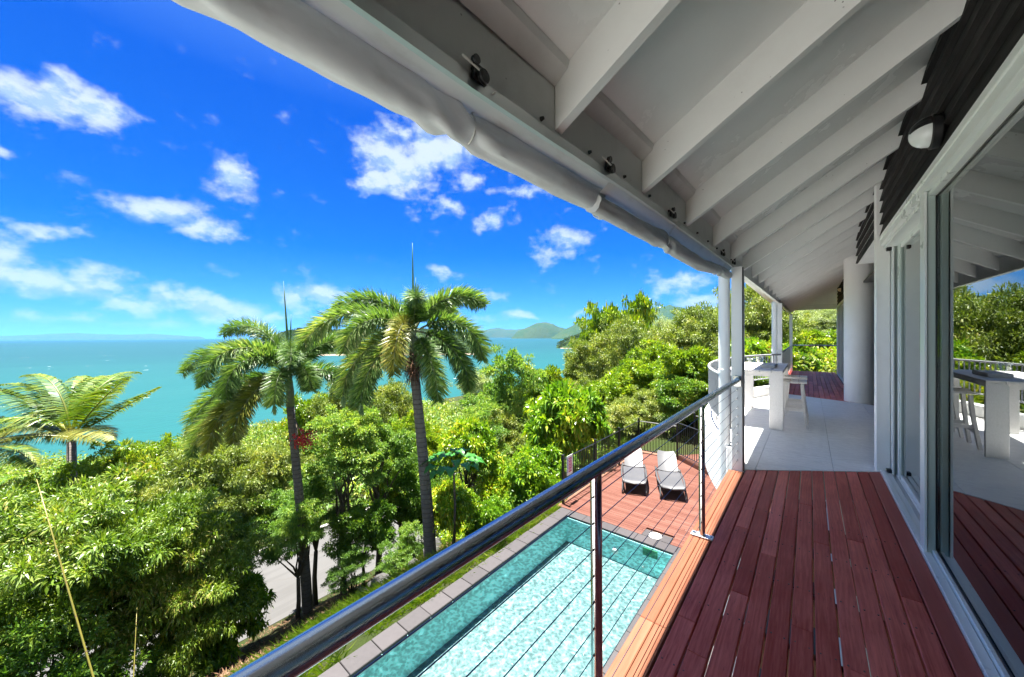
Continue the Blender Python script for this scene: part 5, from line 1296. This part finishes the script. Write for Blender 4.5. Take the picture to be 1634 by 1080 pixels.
T = [ # kind, px, d, top_y, r, label, var
 ('lime', 175, 17.5, 706, 1.6, 'round bright green shrub right of the coconut palm trunk', 0), ('lime', 235, 19, 702, 1.5, 'bright green shrub above the waterline, between coconut palm and foxtail palm', 1),
 ('lime', 110, 15, 738, 1.6, 'bright green shrub directly below the coconut palm crown', 0),
 ('olive', 335, 16.5, 700, 2.2, 'olive fine-leaved bush behind the left foxtail palm', 0), ('olive', 395, 17.5, 725, 2.0, 'olive bush across the road below the left palm fronds', 1),
 ('olive', 290, 14.6, 768, 1.7, 'olive bush at the far verge of the road left of the palm', 1), ('bamboo', 20, 14, 770, 2.0, 'pale green bush under the fronds at the left edge', 1),
 ('olive', 440, 19, 700, 2.2, 'olive bush behind the trunk of the left palm', 0), ('dark', 430, 17, 775, 1.4, 'dark bush shading the far verge behind the left palm', 0),
 ('teal', 545, 10.8, 652, 1.35, 'blue-green fine-leaved tree between the two palms', 0), ('teal', 470, 9.3, 800, .75, 'small blue-green tree in front of the left palm trunk', 1), ('teal', 600, 11.6, 640, 1.3, 'blue-green tree just left of the right palm trunk', 1),
 ('teal', 500, 11.2, 742, 1.1, 'low blue-green tree growing behind the left palm trunk', 0), ('dark', 575, 10.4, 800, .95, 'dark small tree on the bank between the palms', 0), ('dark', 640, 12.8, 735, 1.2, 'dark green tree behind the right palm trunk', 0),
 ('olive', 560, 24, 600, 2.4, 'pale olive tree beyond the road, between the two palms', 0), ('lime', 500, 26, 628, 2.4, 'yellow-green tree behind the fruit of the left palm', 1), ('olive', 620, 27, 610, 2.4, 'pale olive tree behind the hanging fronds of the right palm', 1), ('lime', 660, 22, 655, 2.0, 'yellow-green tree behind the right palm trunk', 0),
 ('teal', 815, 21, 556, 2.7, 'tall green tree right of the right palm, topping the bay', 1), ('grey', 765, 23, 590, 1.9, 'grey-green tree at the left of the tall tree by the bay', 0), ('teal', 760, 17, 640, 1.8, 'mid green tree behind the large-leaved plant', 0), ('lime', 870, 24, 585, 2.0, 'yellow-green tree between the bay and the right-hand wood', 1),
 ('bright', 745, 12.6, 672, 1.05, 'yellow-green leafy shrub right of the right palm trunk', 0), ('bright', 800, 12.0, 760, 1.0, 'glossy green shrub on the bank left of the pool sign', 1), ('bright', 905, 12.6, 618, 1.45, 'tall glossy yellow-green shrub behind the pool sign', 0), ('bright', 850, 11.2, 715, 1.05, 'glossy shrub between pool sign and large-leaved plant', 1),
 ('bright', 735, 10.4, 838, .6, 'low glossy shrub beside the foot of the right palm', 0), ('dark', 690, 13.5, 760, 1.2, 'dark shrub behind the foot of the right palm', 0), ('dark', 840, 13.5, 730, 1.3, 'dark shrub in the shade behind the glossy shrubs', 0), ('bright', 885, 10.6, 760, .55, 'small glossy shrub outside the corner of the pool', 1),
 ('bright', 722, 9.0, 772, .62, 'glossy low shrub directly below the large-leaved plant', 0), ('teal', 640, 9.9, 838, .62, 'low green shrub on the bank left of the foot of the right palm', 1), ('teal', 560, 9.7, 868, .6, 'low green shrub on the bank between the two palm trunks', 0), ('bright', 780, 9.6, 800, .6, 'glossy low shrub beside the pool coping', 1),
 ('olive', 800, 19, 650, 1.7, 'olive tree between the tall bay tree and the glossy shrub', 0), ('lime', 985, 20, 590, 2.3, 'yellow-green tree low in the right-hand wood', 0), ('olive', 1000, 16.5, 640, 1.6, 'olive tree just behind the fence corner', 1), ('olive', 945, 22, 600, 2.0, 'olive tree at the left rim of the right-hand wood', 0),
 ('flat', 1010, 30, 480, 3.6, 'flat-topped bright green tree rising above the right-hand wood', 0), ('flat', 960, 31, 503, 2.2, 'small flat-topped tree at the skyline beside the bay', 0),
 ('olive', 1000, 25, 512, 2.6, 'rounded pale tree under the flat-topped tree', 1), ('olive', 950, 26, 540, 2.2, 'pale tree sloping down to the bay at the right-hand wood', 0), ('grey', 1060, 27, 510, 2.3, 'grey-green tree in the middle of the right-hand wood', 0), ('olive', 1110, 22, 492, 2.6, 'large pale olive tree left of the first white post', 1), ('grey', 1165, 26, 486, 2.6, 'grey-green tree directly behind the first white post', 0),
 ('lime', 1050, 19, 548, 1.9, 'bright green tree in the middle of the right-hand wood', 0), ('lime', 1100, 16, 555, 1.6, 'bright green tree left of the curved balcony', 1), ('lime', 1020, 21, 560, 2.0, 'bright green tree above the pool fence', 1), ('dark', 1090, 15.2, 600, 1.5, 'deeper green tree beside the curved balcony wall', 0), ('olive', 1045, 16.2, 622, 1.7, 'olive tree rising behind the sun loungers', 1), ('dark', 1020, 15.6, 690, 1.2, 'dark shrub behind the pool fence corner', 0), ('dark', 1105, 15.2, 690, 1.2, 'dark shrub behind the second fence', 0),
 ('olive', 1195, 25, 458, 3.0, 'tall pale tree seen just right of the first white post', 1), ('olive', 1150, 23, 520, 2.3, 'pale tree below the tall one behind the first white post', 0), ('lime', 1165, 17, 568, 1.5, 'bright shrub behind the curved railing', 0),
 ('grey', 1300, 31, 492, 2.6, 'grey-green tree framed by the far end of the deck', 0), ('grey', 1345, 29, 500, 2.6, 'grey-green tree at the right of the far opening', 0), ('olive', 1262, 28, 505, 2.2, 'olive tree between the far posts', 0), ('lime', 1310, 25, 530, 2.2, 'yellow-green tree above the far hedge', 1), ('lime', 1245, 22, 540, 1.5, 'small yellow-green tree behind the second white post', 1)]
for (k_, px, d, ty, r, lb, vr) in T:
    tree(k_, px, d, ty, r, lb, 'shrub' if 'shrub' in lb or 'bush' in lb else 'tree', var=vr, cat='shrub' if ('shrub' in lb or 'bush' in lb) else 'tree')
# flowering hedge at the end of the house
for i, (px, d, ty, r, lb) in enumerate(((1195, 17.5, 545, 1.25, 'red-flowering shrub behind the curved railing'), (1228, 19, 550, 1.1, 'red-flowering shrub behind the second white post'), (1275, 21.5, 558, 1.2, 'leafy hedge shrub at the left of the far deck end'), (1312, 21.5, 560, 1.3, 'leafy hedge shrub in the middle of the far deck end'), (1350, 21.5, 556, 1.3, 'leafy hedge shrub at the right of the far deck end'))):
    r0 = tree('bright', px, d, ty, r, lb, 'flowering_shrub', cat='shrub', var=i, hz=1.25)
    rs_ = np.random.RandomState(30+i); c_ = Vector(P(px, d)+(ZY(ty, d)-1.25,))
    for k in range(11 if i < 2 else 3):
        v = rs_.normal(size=3); v[2] = abs(v[2])*1.2; v /= np.linalg.norm(v); v = Vector(v); v = (v - fw*.5).normalized()
        q = c_ + Vector((v.x*r*.98, v.y*r*.98, v.z*1.22)); mb = MB()
        for j in range(16):
            w_ = rs_.normal(size=3)*.055; s_ = .035; mb.add([q+Vector(w_)+Vector((a*s_, b*s_, c__*s_)) for a, b, c__ in ((1,0,0), (0,1,.4), (-1,0,0), (0,-1,.4))], [(0,1,2,3)])
        mb.build('flower', 'flower_red', r0)
# plant with very large compound leaves in front of the shrubs
lp0 = Vector(P(722, 8.4)+(0,)); gz = ground(lp0.x, lp0.y); cz = ZY(728, 8.4)
lg = empty('large_leaf_plant', (lp0.x, lp0.y, gz), 'plant with very large rounded deep green leaves right of the right palm trunk', 'plant')
mb = MB(); mb.tube([(lp0.x, lp0.y, gz-.1), (lp0.x+.05, lp0.y, (gz+cz)/2), (lp0.x, lp0.y, cz-.1)], [.035, .028, .018], 8); mb.build('stem', 'bark', lg, True)
rs_ = np.random.RandomState(12)
for k in range(26):
    A = k*2.399; rr = .10+.42*math.sqrt(k/26); h = Vector((math.cos(A), math.sin(A), 0)); L = rs_.uniform(.26, .38); W_ = L*.36
    o = Vector((lp0.x, lp0.y, cz-.25+.42*(1-rr/.6)+rs_.uniform(-.05, .05))) + h*rr; sd = Vector((-h.y, h.x, 0)); V = []
    for i in range(8):
        s_ = i/7; dz = .05*math.sin(s_*3) - .07*s_**2*(1+rr); w_ = W_*math.sin(min(1, s_*1.02)**.75*math.pi)**.7 if 0 < i < 7 else .004
        for q in (-1, -.5, 0, .5, 1): V.append(tuple(o + h*(s_*L) + sd*(q*w_) + Vector((0, 0, dz + .03*abs(q) - .02*q*q*math.sin(i*2.2)))))
    mb = MB(); mb.add(V, [(i*5+j, (i+1)*5+j, (i+1)*5+j+1, i*5+j+1) for i in range(7) for j in range(4)]); mb.build('leaf', 'leaf_large', lg, True)

# ================================================================== GROUND COVER
def scatter(name, n, mat, sampler, L, W, seed, label, up_=1.0, spread=.5, seg=2, grav=-.5):
    rs_ = np.random.RandomState(seed); xy = sampler(rs_, n); z = np.array([ground(a, b) for a, b in xy]); B = np.column_stack([xy, z+.0])
    A = rs_.uniform(0, 6.28, len(B)); d0 = unit(np.stack([np.cos(A)*spread, np.sin(A)*spread, np.full(len(B), up_)], 1) + rs_.normal(size=(len(B), 3))*.15)
    V, Fq = leaflets(B, d0, rs_.uniform(L*.5, L*1.2, len(B)), np.full(len(B), W), np.array([0, 0, grav]), seg, nrm=unit(np.stack([np.sin(A), -np.cos(A), np.zeros(len(B))], 1)+.01))
    c = B.mean(0); return link_mesh(name, raw_mesh(name, V-c, Fq, mat), loc=c, kind='stuff', label=label)
def s_grass(rs_, n):
    c = np.column_stack([rs_.uniform(-6.9, -4.76, 900), rs_.uniform(-1.5, 8.0, 900)]); k = rs_.randint(0, 900, n); p = c[k] + rs_.normal(size=(n, 2))*.05
    p[:, 0] = np.minimum(p[:, 0], -4.75); return p
scatter('grass', 26000, 'grass_blade', s_grass, .27, .019, 1, 'bright green strappy grass along the outside of the pool coping', spread=.7)
def s_gr2(rs_, n):
    c = np.column_stack([rs_.uniform(-9.5, -6.0, 160), rs_.uniform(4.5, 12, 160)]); k = rs_.randint(0, 160, n); return c[k] + rs_.normal(size=(n, 2))*.07
scatter('grass', 5000, 'grass_blade', s_gr2, .26, .010, 2, 'scattered grass tufts on the shady bank', spread=.9)
def s_verge(rs_, n):
    return np.column_stack([-16.9-np.abs(rs_.normal(size=n))*.8, rs_.uniform(-12, 26, n)])
scatter('grass', 14000, 'grass_blade', s_verge, .14, .015, 3, 'low green verge along the far side of the road', spread=.8)
# mulch
rs_ = np.random.RandomState(8); n = 15000; xy = np.column_stack([-5.9-np.abs(rs_.normal(size=n))*2.6, rs_.uniform(-1.5, 7.5, n)]); xy = xy[xy[:, 0] > -12.2]
B = np.column_stack([xy, [ground(a, b)+.012 for a, b in xy]]); n = len(B); A = rs_.uniform(0, 6.28, n)
d0 = unit(np.stack([np.cos(A), np.sin(A), rs_.normal(size=n)*.25], 1)); V, Fq = leaflets(B, d0, rs_.uniform(.05, .2, n), rs_.uniform(.008, .025, n), np.array([0, 0, -.1]))
c = B.mean(0); link_mesh('mulch', raw_mesh('mulch', V-c, Fq, 'mulch'), loc=c, kind='stuff', label='brown bark mulch and dry leaves on the bank below the pool')
# undergrowth masses: leaf lumps over the slope beyond the road, and far wood
def lump_field(name, lumps, per, L, W, mat, seed, label, zfun=None):
    rs_ = np.random.RandomState(seed); C = np.array([l[:3] for l in lumps]); R = np.array([l[3] for l in lumps]); k = np.repeat(np.arange(len(C)), per)
    v = unit(rs_.normal(size=(len(k), 3))); v[:, 2] = np.abs(v[:, 2]); B = C[k] + v*(R[k]*rs_.uniform(.55, 1.05, len(k)))[:, None]*np.array([1, 1, .85])
    d = unit(v*.6 + rs_.normal(size=v.shape)*.7); nm = unit(v + np.array([0, 0, .8]) + rs_.normal(size=v.shape)*.5)
    sc = np.array([l[4] if len(l) > 4 else 1 for l in lumps])[k]
    V, Fc = leaf_quads(B, d, nm, L*sc*rs_.uniform(.6, 1.3, len(k)), W*sc*rs_.uniform(.6, 1.2, len(k))); c = C.mean(0)
    return link_mesh(name, raw_mesh(name, V-c, Fc, mat), loc=c, kind='stuff', label=label)
rs_ = np.random.RandomState(21); lumps = []
for k in range(1100):
    px = rs_.uniform(-150, 960); d = rs_.uniform(19, 95)**1.0; x, y = P(px, d)
    if x > -17.5 and y < 14: continue
    if x > -6 and y < 22: continue
    r = rs_.uniform(.8, 2.6)*(1+d/70); g = ground(x, y)
    if g < SEA+1: continue
    top = ZY(712 if px < 300 else (665 if px < 480 else 630), d)
    if g + r > top: continue
    lumps.append((x, y, g, r, 1+d/60))
lump_field('undergrowth', lumps[0::3], 260, .24, .12, 'leaf_olive', 5, 'olive scrub on the slope down to the shore')
lump_field('undergrowth', lumps[1::3], 260, .26, .13, 'leaf_teal', 55, 'darker green scrub on the slope down to the shore')
lump_field('undergrowth', lumps[2::3], 260, .24, .12, 'leaf_bamboo', 56, 'bright green scrub on the slope down to the shore')
lumps = []
for k in range(240):
    x, y = rs_.uniform(-12.0, -6.0), rs_.uniform(7.5, 26); g = ground(x, y); lumps.append((x, y, g, rs_.uniform(.35, .8), .6))
lump_field('undergrowth', lumps, 160, .16, .07, 'leaf_dark', 6, 'shady low plants on the bank beside the terrace')
lumps = []
for k in range(300):
    x, y = rs_.uniform(-14, 14), rs_.uniform(22, 60); g = ground(x, y); lumps.append((x, y, g, rs_.uniform(1.0, 2.4), 1.2))
lump_field('undergrowth', lumps, 170, .2, .1, 'leaf_olive', 7, 'wooded slope behind the right-hand trees')
# tree canopy on the headlands
for (nm_, pts, d, dp_, seed, lb) in (('headland_forest', HL1, 620, 100, 9, 'dense green wood covering the headland behind the palms'), ('headland_forest', HL2, 800, 55, 10, 'dark casuarina wood on the low point by the bay')):
    lumps = []
    for k in range(900 if seed == 9 else 320):
        px = rs_.uniform(pts[0][0]+3, pts[-1][0]-3); s_ = rs_.uniform(-.92, .35); h = ridge_top(pts, px)-3
        dd = d+s_*dp_; q = ray(px)*dd; top = EYE+h/F*d-SEA; z = SEA + (top)*max(0, math.cos(s_*math.pi/2))**.75
        if z > SEA+.5: lumps.append((q.x, q.y, z-1.5, rs_.uniform(3.0, 5.5), 1))
    lump_field(nm_, lumps, 55, 2.0, 1.3, 'leaf_far', seed, lb)
# rocks on the bank
rk = random.Random(4)
for i in range(16):
    a, b = rk.uniform(-8.9, -6.9), rk.uniform(4.3, 8.6); g = ground(a, b); s_ = rk.uniform(.12, .28)
    mb = MB(); import bmesh
    bm = bmesh.new(); bmesh.ops.create_icosphere(bm, subdivisions=2, radius=1)
    off = Vector((rk.uniform(0, 99), rk.uniform(0, 99), 0))
    for v in bm.verts: v.co *= 1+.38*mnoise.noise(v.co*1.3+off)+.12*mnoise.noise(v.co*3.3+off)
    V = [(a+v.co.x*s_*1.2, b+v.co.y*s_, g+v.co.z*s_*.75+.05) for v in bm.verts]; Fc = [tuple(v.index for v in f.verts) for f in bm.faces]; bm.free()
    mb.add(V, Fc); mb.build('rock', 'rock', label='rough grey boulder on the shady bank by the foot of the right palm', cat='rock', group='boulders on the bank below the palms')
# neighbouring roof glimpsed through the posts
nx, ny = P(1222, 48); zt = ZY(533, 48)
nb = empty('neighbour_house', (nx, ny, zt-6), 'neighbouring house with pale roof glimpsed behind the flowering shrubs', 'house')
d_ = MB(); d_.box(nx-5, nx+5, ny, ny+7, zt-6, zt-.6); d_.build('wall', 'render_white', nb)
d_ = MB(); d_.add([(nx-5.6, ny-.6, zt-.6), (nx+5.6, ny-.6, zt-.6), (nx+5.6, ny+7.6, zt-.6), (nx-5.6, ny+7.6, zt-.6), (nx-3, ny+3.5, zt+.6), (nx+3, ny+3.5, zt+.6)], [(3,2,1,0), (0,1,5,4), (1,2,5), (2,3,4,5), (3,0,4)]); d_.build('roof', 'roof_pale', nb)
# ================================================================== HAZE
HAZE = True
if HAZE:
    m, t, out = new_mat('haze_air'); vol = t.new('ShaderNodeVolumePrincipled'); vol.inputs['Color'].default_value = (0.14, 0.45, 1.0, 1)
    vol.inputs['Density'].default_value = 0.00003; vol.inputs['Anisotropy'].default_value = 0.2; t.link(vol.outputs[0], out.inputs['Volume'])
    mb = MB(); R2 = 61000; mb.box(-R2, R2, -R2, R2, SEA-5, 560); mb.build('haze', 'haze_air', kind='stuff', label='pale sea haze over the bay')
